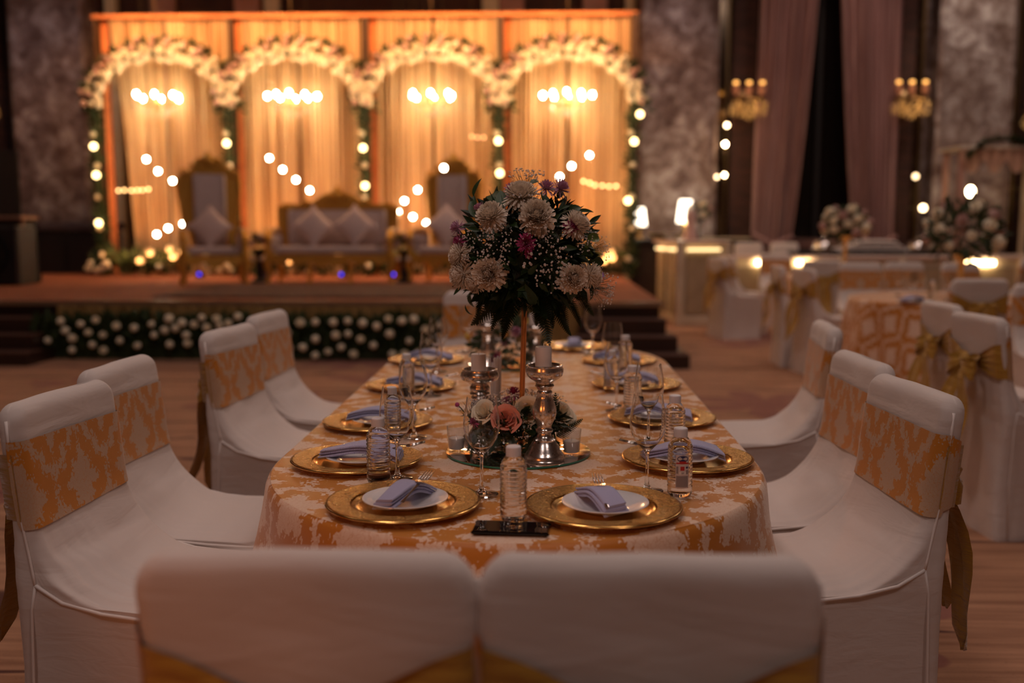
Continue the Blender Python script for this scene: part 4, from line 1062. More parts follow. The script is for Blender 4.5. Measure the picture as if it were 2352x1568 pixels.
def mk_chair(v):
    t = thing('banquet_chair', '', 'chair', (0, 0, 0))
    c = put('cover', ME_COVER[v % 3], t); put('piping', ME_PIPE[0], c); put('piping', ME_PIPE[1], c)
    b = put('brocade_panel', ME_SF[v % 2], t)
    b['label'] = 'orange damask brocade panel'
    s = put('sash', ME_SB, t)
    for nm, me in zip(('knot', 'bow_loop', 'bow_loop', 'sash_tail', 'sash_tail'), BOW): put(nm, me, s)
    return t
PROTO = {}
def chair(x, y, face, lb, group, v=0):
    """face: direction the sitter looks, degrees from +y counter-clockwise"""
    rz = R(face)
    if v not in PROTO:
        t = mk_chair(v); PROTO[v] = t; t['label'] = lb; t['group'] = group; t.location = (x, y, 0); t.rotation_euler = (0, 0, rz); return t
    return dup(PROTO[v], lb, (x, y, 0), rz, group)
G = 'white covered chairs around the long table'
# body centre is .26 in front of the back plane
chair(-.835, 2.27, -96, 'white covered chair with orange brocade band, nearest on the left side of the long table', G, 0)
chair(-.90, 2.78, -92, 'white covered chair second from the camera on the left side of the long table', G, 1)
chair(-.89, 3.72, -98, 'white covered chair third on the left, gold bow showing at its back', G, 2)
chair(-.92, 4.38, -95, 'white covered chair farthest on the left side of the long table', G, 0)
chair(.735, 2.43, 96, 'white covered chair with brocade band nearest on the right side of the long table', G, 1)
chair(.77, 2.96, 92, 'white covered chair second on the right side of the long table', G, 2)
chair(.95, 4.0, 84, 'white covered chair pulled back, farthest on the right side of the long table', G, 0)
chair(-.219, 1.405, 0, 'blurred white chair back at the bottom of the picture, left of the pair', G, 1)
chair(.194, 1.405, 0, 'blurred white chair back at the bottom of the picture, right of the pair', G, 0)
chair(-.31, 5.62, 180, 'white covered chair facing us at the far end of the long table', G, 2)
G2 = 'white covered chairs around the other guest tables'
chair(2.22, 4.42, -84, 'white chair with big gold bow, nearest of the guest chairs at right', G2, 1)
chair(2.33, 5.09, -88, 'white chair with gold bow just behind the nearest guest chair at right', G2, 2)
chair(3.22, 7.53, 0, 'white chair with gold sash seen from behind, under the glowing counter strip at right', G2, 0)
chair(3.37, 6.41, 180, 'white chair facing us with brocade band at the right edge', G2, 1)
chair(3.76, 7.44, 6, 'white chair seen from behind at the right edge beyond the brocade fronted one', G2, 2)
chair(2.65, 9.06, -78, 'white chair with gold bow left of the round guest table, nearer of the pair', G2, 0)
chair(2.56, 9.59, -90, 'white chair with gold bow left of the round guest table, farther of the pair', G2, 1)
chair(3.30, 10.12, 172, 'brocade fronted white chair behind the round guest table, left one', G2, 2)
chair(3.83, 10.23, 184, 'brocade fronted white chair behind the round guest table, middle one', G2, 0)
chair(4.37, 10.07, 190, 'brocade fronted white chair behind the round guest table, right one', G2, 1)
chair(3.15, 11.24, -8, 'white chair with gold sash standing between two guest tables, back to us', G2, 2)
chair(2.36, 11.9, -72, 'white chair with gold bow beside the cream bar counter, left one', G2, 0)
chair(2.56, 12.45, -70, 'white chair with gold bow beside the cream bar counter, right one', G2, 1)
chair(3.20, 13.30, 180, 'distant brocade fronted chair beside the long low glowing counter', G2, 2)
chair(5.25, 11.5, 62, 'distant white chair with gold sash at the right edge, left one', G2, 0)
chair(5.70, 12.05, 62, 'distant white chair with gold sash at the right edge, right one', G2, 1)
for x, y, lb, f_ in ((2.66, 15.0, 'plain white high backed chair beyond the bar counter, left one', 180), (3.18, 15.0, 'plain white high backed chair beyond the bar counter, middle one', 180), (3.72, 15.0, 'plain white high backed chair beyond the bar counter, right one', 180)):
    t = thing('high_backed_chair', lb, 'chair', (x, y, 0), R(f_), 'plain white chairs beyond the bar counter')
    put('cover', ME_COVER[0], t, None, None, (1, 1, 1.12)); put('piping', ME_PIPE[0], t, None, None, (1, 1, 1.12)); put('piping', ME_PIPE[1], t, None, None, (1, 1, 1.12))

# ------------------------------------------------------------------ guest tables
def cloth_round(r, h, folds, amp, seed):
    mb = MB(); n = 120; rs = [0, .3, .6, .85, .96, 1.0]
    rings = [(r*q, h, r*q) for q in rs]+[(r+.006, h-.004, r+.01)]+[(None, h-d, r+.01+d) for d in (.02, .06, .14, .26, .40, .55, .70, h-.012)]
    uv = []
    def fn(i, j):
        q, z, fl = rings[i]; a = 2*pi*j/n
        if q is None:
            d = h-z; q = r+.01+.07*min(1, d/.5)+amp*smooth01(d/.35)*(sin(folds*a+seed)+.4*sin(folds*1.7*a))
            fl = r+.01+d
        uv.append((fl*cos(a), fl*sin(a))); return (q*cos(a), q*sin(a), z)
    mb.grid(fn, len(rings), n, cv=True); mb.uv = uv
    return mb
def guest_table(x, y, r, lb, clb, seed):
    t = thing('round_table', lb, 'table', (x, y, 0), 0, 'round guest tables')
    MB().lathe([(0, .71), (r-.02, .71), (r-.02, .735), (0, .735)], 48).build('tabletop', M_DWOOD, t)
    MB().lathe([(0, 0), (.28, 0), (.28, .03), (.06, .06), (.05, .68), (.2, .71), (0, .71)], 16).build('pedestal', M_BLACKM, t)
    c = cloth_round(r, .742, 13, .022, seed).build('tablecloth', M_CLOTH, loc=(x, y, 0)); tag(c, clb, 'tablecloth', 'damask cloths on guest tables')
guest_table(3.42, 8.25, .80, 'round guest table under cloth beneath the large rose arrangement', 'orange damask cloth on the round guest table with the large rose arrangement', 1)
guest_table(3.35, 4.72, .80, 'round guest table under cloth at the right edge of the picture', 'orange damask cloth on the guest table cut by the right picture edge', 2)
guest_table(3.75, 12.0, .80, 'distant round guest table under cloth below the smaller rose bouquet', 'orange damask cloth on the distant guest table with the smaller rose bouquet', 3)
posy('rose_arrangement', 'large dome of cream and mauve roses on a stand at right', (3.50, 8.3, .742), .28, 22, 61, vase=.36, br=.06, vm=M_GOLDP, cat='flower arrangement', zs=.85)
posy('rose_bouquet', 'smaller dome of pink and white roses before the right curtain', (3.66, 12.0, .742), .25, 24, 62, vase=.46, br=.065, vm=M_GOLDP, cat='flower arrangement', dark=.6)
t = thing('buffet_table', 'dark buffet table carrying white linen before the right curtain', 'table', (4.85, 14.85, 0))
MB().box((0, 0, .92), (2.2, .6, .05), bev=.01).build('tabletop', M_BLACKM, t, smooth=False)
MB().box((0, 0, .45), (2.1, .54, .88), bev=.02).build('skirt', M_BLACKM, t, smooth=False)
o = thing('white_linen_pile', 'heap of folded white linen on the dark buffet table', 'linen', (4.85, 14.85, .945))
for k in range(3):
    def lf(i, j): a_ = 2*pi*j/24; u = i/12*2-1; return (.03*k+u*(.5-.1*k), .24*math.copysign(abs(cos(a_))**.5, cos(a_)), .035+.055*k+.028*math.copysign(abs(sin(a_))**.6, sin(a_))+.012*nz(u*4, k)-.03*abs(u)**6)
    MB().grid(lf, 13, 24, cv=True).build('folded_cloth', M_COVER, o)
for x, lb in ((4.18, 'round polished chafing dish left of the white linen heap'), (5.55, 'round polished chafing dish right of the white linen heap')):
    t = thing('chafing_dish', lb, 'dish', (x, 14.8, .945), 0, 'chafing dishes on the dark buffet table')
    MB().lathe([(0, 0), (.15, 0), (.17, .02), (.17, .06), (.15, .06), (0, .06)], 32).build('pan', M_STEEL, t); MB().lathe([(.165, .06), (.15, .11), (.10, .155), (.03, .175), (0, .177)], 32).build('lid', M_STEEL, t); MB().ball((0, 0, .195), .02, 10, 8).build('lid_knob', M_STEEL, t)
# ------------------------------------------------------------------ the long table
HT = .742
t = thing('banquet_table', 'long banquet table under the orange damask cloth', 'table', (0, 3.42, 0))
TT = t
for sx in (-1, 1):
    for sy in (-1, 1): MB().tube([(sx*.4, sy*1.1, 0), (sx*.4, sy*1.1, .705)], .025, 10).build('leg', M_STEEL, t)
LY = .92
def outline(a, ex=0):
    """table outline: straight sides with elliptic ends; a in 0..2pi"""
    hx, b = .605, .68
    cx, sy = cos(a), sin(a); p = 2.06
    x = (hx+ex)*math.copysign(abs(cx)**(2/p), cx); y = (b+ex)*math.copysign(abs(sy)**(2/p), sy)
    return x, y
def loop_pts(n):
    pts = []; ne = 90; ns = 60
    for i in range(ne): 
        a = pi*i/ne; x, y = outline(a); pts.append((x, y+LY))
    for i in range(ns): pts.append((-.605, LY-2*LY*i/ns))
    for i in range(ne):
        a = pi+pi*i/ne; x, y = outline(a); pts.append((x, y-LY))
    for i in range(ns): pts.append((.605, -LY+2*LY*i/ns))
    return pts
LP = loop_pts(0); NL = len(LP)
NRM = []
for i in range(NL):
    a, b = LP[i-1], LP[(i+1) % NL]; tx, ty = b[0]-a[0], b[1]-a[1]; l_ = sqrt(tx*tx+ty*ty) or 1; NRM.append((ty/l_, -tx/l_))
arc = [0]
for i in range(1, NL): arc.append(arc[-1]+math.dist(LP[i], LP[i-1]))
_o = [(x*.95, y*.965) for x, y in LP]; _n = len(_o)
MB().add([(x, y, .705) for x, y in _o]+[(x, y, .733) for x, y in _o], [(i, (i+1) % _n, _n+(i+1) % _n, _n+i) for i in range(_n)]+[tuple(range(_n-1, -1, -1)), tuple(range(_n, 2*_n))]).build('tabletop', M_DWOOD, TT, smooth=False)
def cloth_long():
    mb = MB(); uv = []
    tops = [0, .15, .3, .45, .6, .75, .88, .96, 1.0]; drops = [.0, .003, .010, .022, .045, .08, .13, .2, .28, .37, .47, .58, .69, .728]
    def fn(i, j):
        px, py = LP[j]; nx, ny = NRM[j]
        if i < len(tops):
            s_ = tops[i]; yy = py*s_ if abs(py) < 9 else py
            sx, sy = px*s_, (py-max(-LY, min(LY, py)))*s_+max(-LY, min(LY, py))*s_
            w_ = .0012*nz(sx*5, sy*5, 1)
            uv.append((sx, sy)); return (sx, sy, HT+w_)
        d = drops[i-len(tops)]
        out = .010*sqrt(min(1, d/.02))+.085*min(1, d/.6)
        f = smooth01((d-.02)/.32)
        s_ = arc[j]
        curv = 1 if abs(py) > LY else .35
        out += curv*f*(.020*sin(s_*17+.6)+.012*sin(s_*29+2)+.008*sin(s_*7))
        uv.append((px+nx*(d+.01), py+ny*(d+.01)))
        return (px+nx*out, py+ny*out, HT-d)
    mb.grid(fn, len(tops)+len(drops), NL, cv=True); mb.uv = uv; return mb
c = cloth_long().build('tablecloth', M_CLOTH, loc=(0, 3.42, 0), ang=80)
tag(c, 'long orange and beige damask tablecloth draped over the banquet table', 'tablecloth')
ZT_ = HT+.0025

# ------------------------------------------------------------------ place settings
def mk_charger():
    pr = [(0, .004), (.095, .004), (.104, .006), (.110, .011), (.118, .0135), (.140, .0145), (.158, .0165), (.1635, .0155), (.165, .0135), (.1635, .011), (.150, .0105), (.115, .009), (.106, .001), (.09, 0), (0, 0)]
    return MB().lathe(pr[::-1], 96).mesh('charger', M_CHARGER, ang=50)
ME_CHG = mk_charger()
ME_PLT = MB().lathe([(0, .004), (.045, .004), (.055, .006), (.068, .012), (.088, .0165), (.091, .0165), (.0915, .0150), (.087, .0138), (.066, .0085), (.056, .002), (.054, 0), (.050, 0), (.049, .002), (0, .002)][::-1], 72).mesh('plate', M_PORC, ang=50)
def napkin_mesh(seed):
    mb = MB(); rn = random.Random(seed)
    Ln, Wn = .102, .043
    for lay, (zz, ls, ws, off) in enumerate([(0, 1.0, 1.0, 0), (.0065, .985, .97, .003), (.013, .96, .93, -.002)]):
        def fn(i, j):
            # closed flattened tube = one folded layer
            a = 2*pi*j/16; u = i/20*2-1
            x = u*Ln*ls; w_ = Wn*ws*(1+.05*u+.08*(lay-1)*u); ca, sa = cos(a), sin(a)
            y = w_*math.copysign(abs(ca)**.45, ca)+off+.004*sin(u*2+seed)
            h = .0034*math.copysign(abs(sa)**.5, sa)*(1-.25*abs(u)**8)
            arch = .010*(1-u*u)+.004*sin(u*3+seed)+.004*ca*u
            return (x, y, zz+.0026+h+arch)
        mb.grid(fn, 21, 16, cv=True)
        n0 = len(mb.v)-21*16; mb.f.append(tuple(n0+k for k in range(15, -1, -1))); mb.f.append(tuple(n0+20*16+k for k in range(16)))
    return mb.mesh('napkin', M_NAPKIN, ang=60)
ME_NAP = [napkin_mesh(1), napkin_mesh(2)]
def fork_mesh():
    mb = MB()
    mb.grid(lambda i, j: ((j/2-.5)*(.012 if i > 10 else .006+.003*abs(5-i)/5), -.03+.09*i/12, .002-.014*(1-i/12)**1.0+(0 if j == 1 else -.0008)), 13, 3)
    mb.grid(lambda i, j: ((j/4-.5)*(.012+.012*sin(min(1, i/3)*pi/2)), .06+.03*i/6, .003+.003*cos(i/6*pi/2)-.001*(1-abs(j-2)/2)), 7, 5)
    for k in range(4): mb.tube([(-.0102+k*.0068, .088, .003), (-.0102+k*.0068, .11, .0045), (-.0098+k*.0065, .138, .010)], [.0019, .0017, .0011], 6)
    return mb.mesh('fork', M_STEEL)
ME_FORK = fork_mesh(); 
sett = [  # x, y, facing angle of napkin axis, key text
 (-.229, 2.055, 62, 'at the near table end, left of the phone', 1),
 (.194, 2.035, 110, 'at the near table end, right of the phone', 1),
 (-.400, 2.441, 0, 'first on the left side of the long table', 0), (-.427, 2.923, 3, 'second on the left side of the long table', 0),
 (-.415, 3.60, -3, 'third on the left side of the long table', 0), (-.44, 4.30, 2, 'last on the left side of the long table', 0),
 (.432, 2.476, 8, 'first on the right side of the long table', 0), (.432, 3.01, -6, 'second on the right side of the long table', 0),
 (.415, 3.66, 5, 'third on the right side of the long table', 0), (.40, 4.30, -4, 'last on the right side of the long table', 0),
 (.215, 4.80, 80, 'at the far end of the long table', 1)]
for i, (x, y, a, tx, end) in enumerate(sett):
    o = put('charger', ME_CHG, None, (x, y, ZT_), (0, 0, i*.7)); tag(o, 'round gold charger, %s' % tx, 'charger', 'gold chargers on the long table')
    px = x+(.004 if end else (.012 if x < 0 else -.012)); o = put('plate', ME_PLT, None, (px, y+.003, ZT_+.0045), None); tag(o, 'small white plate %s' % tx, 'plate', 'white plates on the chargers')
    zz = ZT_+.0045+.0165
    o = put('napkin', ME_NAP[i % 2], None, (px+(-.01 if i == 1 else 0), y-.002, zz-.006), (0, R(2), R(a)), (.80, .62, 1.15) if end else (1.0, .84, 1.15)); tag(o, 'folded blue napkin %s' % tx, 'napkin', 'folded blue napkins')
    if end: fx, fy, fa, fz = px+(.012 if i == 0 else -.004), y+.0, 5 if i == 1 else -16, zz+.002
    elif x < 0: fx, fy, fa, fz = px+.03, y-.006, -80, zz+.0
    else: fx, fy, fa, fz = px-.03, y-.004, 78, zz+.0
    if i == 10: continue
    o = put('fork', ME_FORK, None, (fx, fy-(.058 if end else 0), fz+(.023 if end else .014)), (R(3), 0, R(fa)), .95); tag(o, 'steel fork tucked in the napkin %s' % tx, 'fork', 'forks on the napkins')
M_KN = MB(); M_KN.grid(lambda i, j: ((j/2-.5)*(.007 if i < 7 else .016*(1-(i-7)/7)**.4), .2*i/13, .002+(.0012 if j == 1 else 0)), 14, 3); ME_KN = M_KN.mesh('table_knife', M_STEEL)
for x, y, a, lb in ((-.52, 3.33, -84, 'table knife lying on the cloth before the third left place'), (-.53, 3.98, -82, 'table knife lying on the cloth before the last left place')):
    tag(put('table_knife', ME_KN, None, (x, y, ZT_), (0, 0, R(a))), lb, 'knife', 'loose table knives')

# wine glasses
def wine():
    out = [(0, .0008), (.036, .0008), (.0370, .0018), (.036, .0026), (.020, .0045), (.009, .009), (.0050, .018), (.0040, .035), (.0037, .06), (.0040, .082), (.0065, .092), (.014, .100), (.026, .113), (.035, .129), (.0398, .147), (.0403, .160), (.0385, .180), (.0350, .202), (.0322, .2205)]
    inn = [(r-.0006, z) for r, z in out[-1:11:-1]]; inn = [(.0316, .2205)]+[(r-.0007, z+.0004) for r, z in out[-2:10:-1]]+[(0, .0985)]
    return MB().lathe(out+inn, 48).mesh('wine_glass', M_GLASS, ang=70)
ME_WINE = wine()
gl = [(-.068, 2.152, 'nearest the camera, before the left silver candle holder'), (-.275, 2.284, 'beside the bottle at the first left place'), (-.295, 2.741, 'behind the first left glass, by the second left place'),
      (-.323, 3.427, 'by the third left place'), (-.358, 4.00, 'by the last left place'), (-.28, 4.62, 'at the far left corner of the table'),
      (.301, 2.192, 'nearest on the right, beside the labelled bottle'), (.355, 2.677, 'directly behind the nearest right glass'), (.305, 3.173, 'by the third right place'), (.335, 3.815, 'by the last right place'), (.296, 4.545, 'in front of the stage steps at the far right end')]
for i, (x, y, tx) in enumerate(gl):
    tag(put('wine_glass', ME_WINE, None, (x, y, ZT_), (0, 0, i)), 'wine glass %s' % tx, 'wine glass', 'wine glasses on the long table')
# water bottles
def bottle_prof(h=.152):
    pr = [(0, .004), (.018, .001), (.0245, .003), (.0270, .010), (.0272, .018)]
    z = .022
    for k in range(10):
        pr += [(.0275, z), (.0275, z+.0035), (.0258, z+.0052), (.0258, z+.0068)]; z += .0086
    pr += [(.0272, z), (.0265, z+.006), (.0225, z+.016), (.0165, z+.024), (.0135, z+.028), (.0132, z+.032), (0, z+.032)]
    return pr, z+.026
BP, BZ = bottle_prof()
ME_BOT = MB().lathe(BP, 40).mesh('bottle_body', M_WATER, ang=60)
def cap():
    mb = MB(); n = 60
    def fn(i, j):
        r, z = [(0, .020), (.0125, .020), (.0148, .0185), (.0152, .016), (.0152, .0), (.0135, 0)][i]; q = r*(1+.012*(j % 2)) if 2 <= i <= 4 else r
        a = 2*pi*j/n; return (q*cos(a), q*sin(a), z)
    mb.grid(fn, 6, n, cv=True); return mb.mesh('cap', M_CAP, ang=50)
ME_CAP = cap()
bots = [(-.313, 2.246, 'beside the first left place setting'), (.008, 1.962, 'at the near end of the table behind the phone'), (.369, 2.154, 'with printed paper label at the near right'), (.412, 2.573, 'just behind the labelled bottle on the right'),
        (-.348, 2.682, 'seen through the second left wine glass'), (.350, 3.12, 'by the second right place, middle of the right row'), (.40, 3.98, 'with white cap by the last right place'), (-.401, 3.381, 'by the third left place'), (.31, 3.50, 'behind the third right wine glass')]
for i, (x, y, tx) in enumerate(bots):
    t = thing('water_bottle', 'clear water bottle %s' % tx, 'bottle', (x, y, ZT_), 0, 'small water bottles on the long table')
    put('bottle_body', ME_BOT, t); put('cap', ME_CAP, t, (0, 0, BZ))
    if i == 2:
        M_LAB = mat('label_paper', (.66, .60, .60), .5); M_LB = mat('label_navy', (.03, .03, .12), .4); M_LR = mat('label_red', (.5, .03, .03), .5); M_LG = mat('label_grey', (.30, .27, .28), .6); M_LW = mat('label_white', (.8, .78, .76), .5)
        def patch(x0, x1, z0, z1, r, m, nm='print', shape=None, par=None, n=14):
            mb = MB()
            a0 = -pi/2
            if shape == 'oval':
                vs = [((x0+x1)/2, (z0+z1)/2)]+[((x0+x1)/2+(x1-x0)/2*cos(q*2*pi/24), (z0+z1)/2+(z1-z0)/2*sin(q*2*pi/24)) for q in range(24)]
                fs = [(0, q+1, (q+1) % 24+1) for q in range(24)]
            else:
                vs = [(x0+(x1-x0)*q/n, z) for q in range(n+1) for z in (z0, z1)]; fs = [(2*q, 2*q+2, 2*q+3, 2*q+1) for q in range(n)]
            mb.add([(r*cos(a0+v[0]/r), r*sin(a0+v[0]/r), v[1]) for v in vs], fs); return mb.build(nm, m, par)
        lab = patch(-.0135, .0165, .024, .098, .0281, M_LAB, 'label', None, t); lab['label'] = 'printed paper label with navy oval emblem and red ribbon'
        patch(-.0105, .0145, .083, .0965, .0284, M_LB, 'emblem', 'oval', lab)
        patch(-.0125, .0165, .0785, .0815, .0285, M_LR, 'ribbon', None, lab); patch(-.0055, .0095, .0805, .0845, .0286, M_LR, 'ribbon', None, lab)
        patch(-.012, -.0075, .057, .073, .0283, M_LG, 'print_block', None, lab); patch(-.003, .006, .064, .073, .0283, M_LR, 'crest', None, lab); patch(.009, .0145, .068, .073, .0283, M_LB, 'round_mark', 'oval', lab)
        patch(-.006, .0095, .055, .0615, .0283, M_LW, 'print_block', None, lab); patch(-.012, .0145, .027, .052, .0283, M_LG, 'small_print', None, lab); patch(.0095, .0148, .056, .065, .0283, M_LG, 'print_block', None, lab)
        # white script strokes on the emblem and the letters on the small panel
        def stroke(pts, rad, m, nm):
            r = .0287; MB().tube([(r*cos(-pi/2+a/r), r*sin(-pi/2+a/r), z) for a, z in pts], rad, 5).build(nm, m, lab)
        stroke([(-.0062, .0875), (-.0068, .0915), (-.0035, .0940), (-.0012, .0912), (-.0030, .0880), (-.0062, .0885)], .0005, M_LW, 'script')
        stroke([(-.001, .088), (.0002, .0915), (.0015, .088), (.0028, .0915), (.0040, .088), (.0052, .092), (.0066, .0885), (.0095, .0915)], .0005, M_LW, 'script')
        stroke([(.0002, .0565), (.0002, .0605)], .0004, M_LB, 'letter'); stroke([(.002, .0565), (.002, .0605), (.0045, .0565), (.0045, .0605)], .0004, M_LB, 'letter')
# glasses, bottles and plates standing on the round guest table
gt = [(2.98, 7.95), (3.10, 8.20), (3.22, 7.85), (3.05, 8.45), (3.36, 8.05)]
for k, (x, y) in enumerate(gt): tag(put('wine_glass', ME_WINE, None, (x, y, .744), (0, 0, k)), 'wine glass on the round guest table with roses, %s' % ('leftmost', 'middle one of the back group', 'nearest the front edge', 'farthest back', 'rightmost')[k], 'wine glass', 'wine glasses on the round guest table')
for k, (x, y, lb) in enumerate(((3.18, 8.05, 'clear water bottle amid the glasses on the round guest table, left'), (3.42, 7.80, 'clear water bottle amid the glasses on the round guest table, right'))):
    t = thing('water_bottle', lb, 'bottle', (x, y, .744), 0, 'water bottles on the round guest table'); put('bottle_body', ME_BOT, t); put('cap', ME_CAP, t, (0, 0, BZ))
for x, y, lb in ((2.90, 7.72, 'left'), (3.45, 7.55, 'right')):
    tag(put('plate', ME_PLT, None, (x, y, .744), None, 1.2), 'white plate on the near edge of the round guest table, %s one' % lb, 'plate', 'plates on the round guest table')
    tag(put('napkin', ME_NAP[0], None, (x, y, .765), (0, 0, .5)), 'folded blue napkin on the guest table plate, %s one' % lb, 'napkin', 'napkins on the round guest table')
# the phone
t = thing('phone', 'black smartphone lying face up at the near end of the table', 'phone', (.006, 1.893, ZT_), R(86))
MB().box((0, 0, .004), (.074, .152, .008), bev=.003).build('body', M_BLACK, t, ang=50)
MB().box((0, 0, .0083), (.068, .145, .0006)).build('screen', mat('dark_screen', (.004, .004, .006), .03), t, smooth=False)

# ------------------------------------------------------------------ near centrepiece
def disc(r, h, name, m): return MB().lathe([(0, 0), (r-.001, 0), (r, .001), (r, h-.001), (r-.001, h), (0, h)], 96).build(name, m, ang=40)
def tray(x, y, r, lb):
    t = thing('mirror_tray', lb, 'mirror tray', (x, y, ZT_), 0, 'round mirror trays')
    MB().lathe([(0, 0), (r, 0), (r, .0045)], 96).build('glass_edge', M_GREENG, t)
    MB().lathe([(r, .0045), (r-.002, .005), (0, .005)], 96).build('mirror', M_MIRROR, t)
tray(.003, 2.572, .190, 'round mirror tray with green glass edge under the near centrepiece')
tray(-.06, 4.22, .19, 'round mirror tray under the far centrepiece')
TZ = ZT_+.0052
PH = [(0, 0), (.052, 0), (.0535, .005), (.0500, .010), (.0500, .014), (.0465, .018), (.042, .026), (.036, .038), (.030, .047), (.0275, .050), (.0285, .054), (.023, .058), (.019, .063), (.0175, .069), (.0215, .074), (.0225, .078), (.018, .083), (.0185, .089), (.0225, .097), (.0285, .109), (.0305, .120), (.030, .130), (.0265, .143), (.0215, .157), (.0175, .167), (.0195, .171), (.0200, .174), (.0165, .179), (.0215, .186), (.0245, .190), (.0215, .196), (.025, .201), (.036, .208), (.0445, .216), (.0475, .225), (.0475, .232), (.0445, .2375), (.045, .2395), (.0455, .2415), (.0435, .243), (.0405, .241), (.039, .234), (0, .232)]
PH2 = [(0, 0), (.045, 0), (.046, .005), (.040, .012), (.03, .022), (.022, .03), (.020, .036), (.026, .044), (.030, .058), (.028, .074), (.023, .088), (.0235, .094), (.021, .098), (.0235, .103), (.021, .108), (.0235, .113), (.021, .118), (.0235, .122), (.0235, .128), (.020, .133), (.030, .140), (.042, .146), (.0455, .154), (.044, .161), (.0405, .165), (.0405, .170), (.038, .171), (.036, .166), (.034, .160), (0, .158)]
ME_H1 = MB().lathe(PH, 64).mesh('holder_body', M_MERC, ang=50); ME_H2 = MB().lathe(PH2, 64).mesh('holder_body', M_MERC, ang=50)
def candle_holder(x, y, lb, tall=True, cz=.056, s=1):
    t = thing('candle_holder', lb, 'candle holder', (x, y, TZ), 0, 'silver mercury glass candle holders')
    put('holder_body', ME_H1 if tall else ME_H2, t, None, None, s); zt_ = (.232 if tall else .158)*s
    c = thing('pillar_candle', 'unlit white pillar candle in the %s' % lb.replace('mercury glass ', ''), 'candle', (x-.003, y, TZ+zt_), 0, 'white pillar candles')
    MB().lathe([(0, 0), (.0205, 0), (.0208, .002), (.0206, cz-.003), (.0192, cz), (.010, cz-.0015), (0, cz-.004)], 40).build('wax', M_WAX, c, ang=50)
    MB().tube([(0, 0, cz-.004), (.0005, 0, cz+.004), (.001, 0, cz+.008)], .0009, 5).build('wick', M_WAX, c)
candle_holder(.071, 2.462, 'tall mottled silver mercury glass candle holder right of the copper pole')
candle_holder(-.105, 2.68, 'shorter silver mercury glass candle holder left of the copper pole', False, s=1.17)
candle_holder(-.160, 4.10, 'far silver mercury glass candle holder left beyond the bouquet', False, s=1.12)
candle_holder(.035, 4.12, 'far silver mercury glass candle holder right beyond the copper pole', False, s=1.05)
ME_VG = MB().lathe([(0, 0), (.019, 0), (.0205, .002), (.0255, .068), (.0250, .0690), (.0245, .068), (.0200, .010), (.0175, .0085), (0, .0085)], 48).mesh('votive_glass', M_THIN, ang=60)
for x, y, lb in ((-.158, 2.545, 'glass votive with white candle at the left rim of the mirror tray'), (.141, 2.517, 'glass votive with white candle at the right rim of the mirror tray')):
    t = thing('votive', lb, 'votive candle', (x, y, TZ), 0, 'glass votives on the near mirror tray')
    put('votive_glass', ME_VG, t); MB().lathe([(0, .009), (.0185, .009), (.0212, .036), (.020, .038), (.006, .0365), (0, .0365)], 32).build('candle', M_WAX, t, ang=50)
    MB().tube([(0, 0, .036), (0, 0, .045)], .0008, 5).build('wick', M_WAX, t)
# straws glass
t = thing('straw_glass', 'glass packed with white paper straws behind the left candle holder', 'straws', (-.072, 2.98, ZT_))
MB().lathe([(0, 0), (.020, 0), (.026, .10), (.025, .10), (.0190, .004), (0, .004)], 32).build('glass', M_GLASS, t, ang=60)
rn = random.Random(9)
for k in range(22):
    a = rn.uniform(0, 6.3); q = .018*sqrt(rn.random()); h = rn.uniform(.175, .205)
    MB().tube([(q*.75*cos(a), q*.75*sin(a), .006), (q*1.2*cos(a), q*1.2*sin(a), h)], .0028, 6).build('paper_straw', M_CAP, t)

# tall bouquet on the copper pole
BC = Vector((.022, 2.60, 1.262)); S = 1/878.
bq = thing('tall_bouquet', 'tall bouquet of white chrysanthemums and ferns on a copper pole', 'flower arrangement', (.008, 2.60, TZ))
O = bq.location.copy()
MB().tube([(0, 0, .0), (.012, 0, .44)], .0072, 16).build('pole', M_COPPER, bq)
MB().lathe([(0, 0), (.045, 0), (.045, .004), (.010, .007), (0, .007)], 32).build('pole_base', M_COPPER, bq)
def wpos(px, py, depth=None, R_=.19):
    dx = (px-1210)*S; dz = -(py-575)*S*1.0
    if depth is None:
        q = R_*R_-dx*dx*.9-dz*dz*.9; dep = -sqrt(q) if q > 0 else -.01
    else: dep = depth
    k = (2.6+dep)/2.6   # keep the sighted direction while moving nearer or farther
    return Vector((.065+(BC.x+dx-.065)*k, BC.y+dep, 1.34+(BC.z+dz-1.34)*k))-O
def place(name, me, px, py, scale, nrm=None, depth=None, roll=0, R_=.19, lab=None):
    p = wpos(px, py, depth, R_); 
    n_ = Vector(nrm).normalized() if nrm else (p+O-BC+Vector((0, -.03, 0))).normalized()
    o = put(name, me, bq, p); q = n_.to_track_quat('Z', 'Y'); o.rotation_euler = (q @ Matrix.Rotation(roll, 3, 'Z').to_quaternion()).to_euler(); o.scale = (scale,)*3 if not isinstance(scale, tuple) else scale
    if lab: o['label'] = lab
    return o
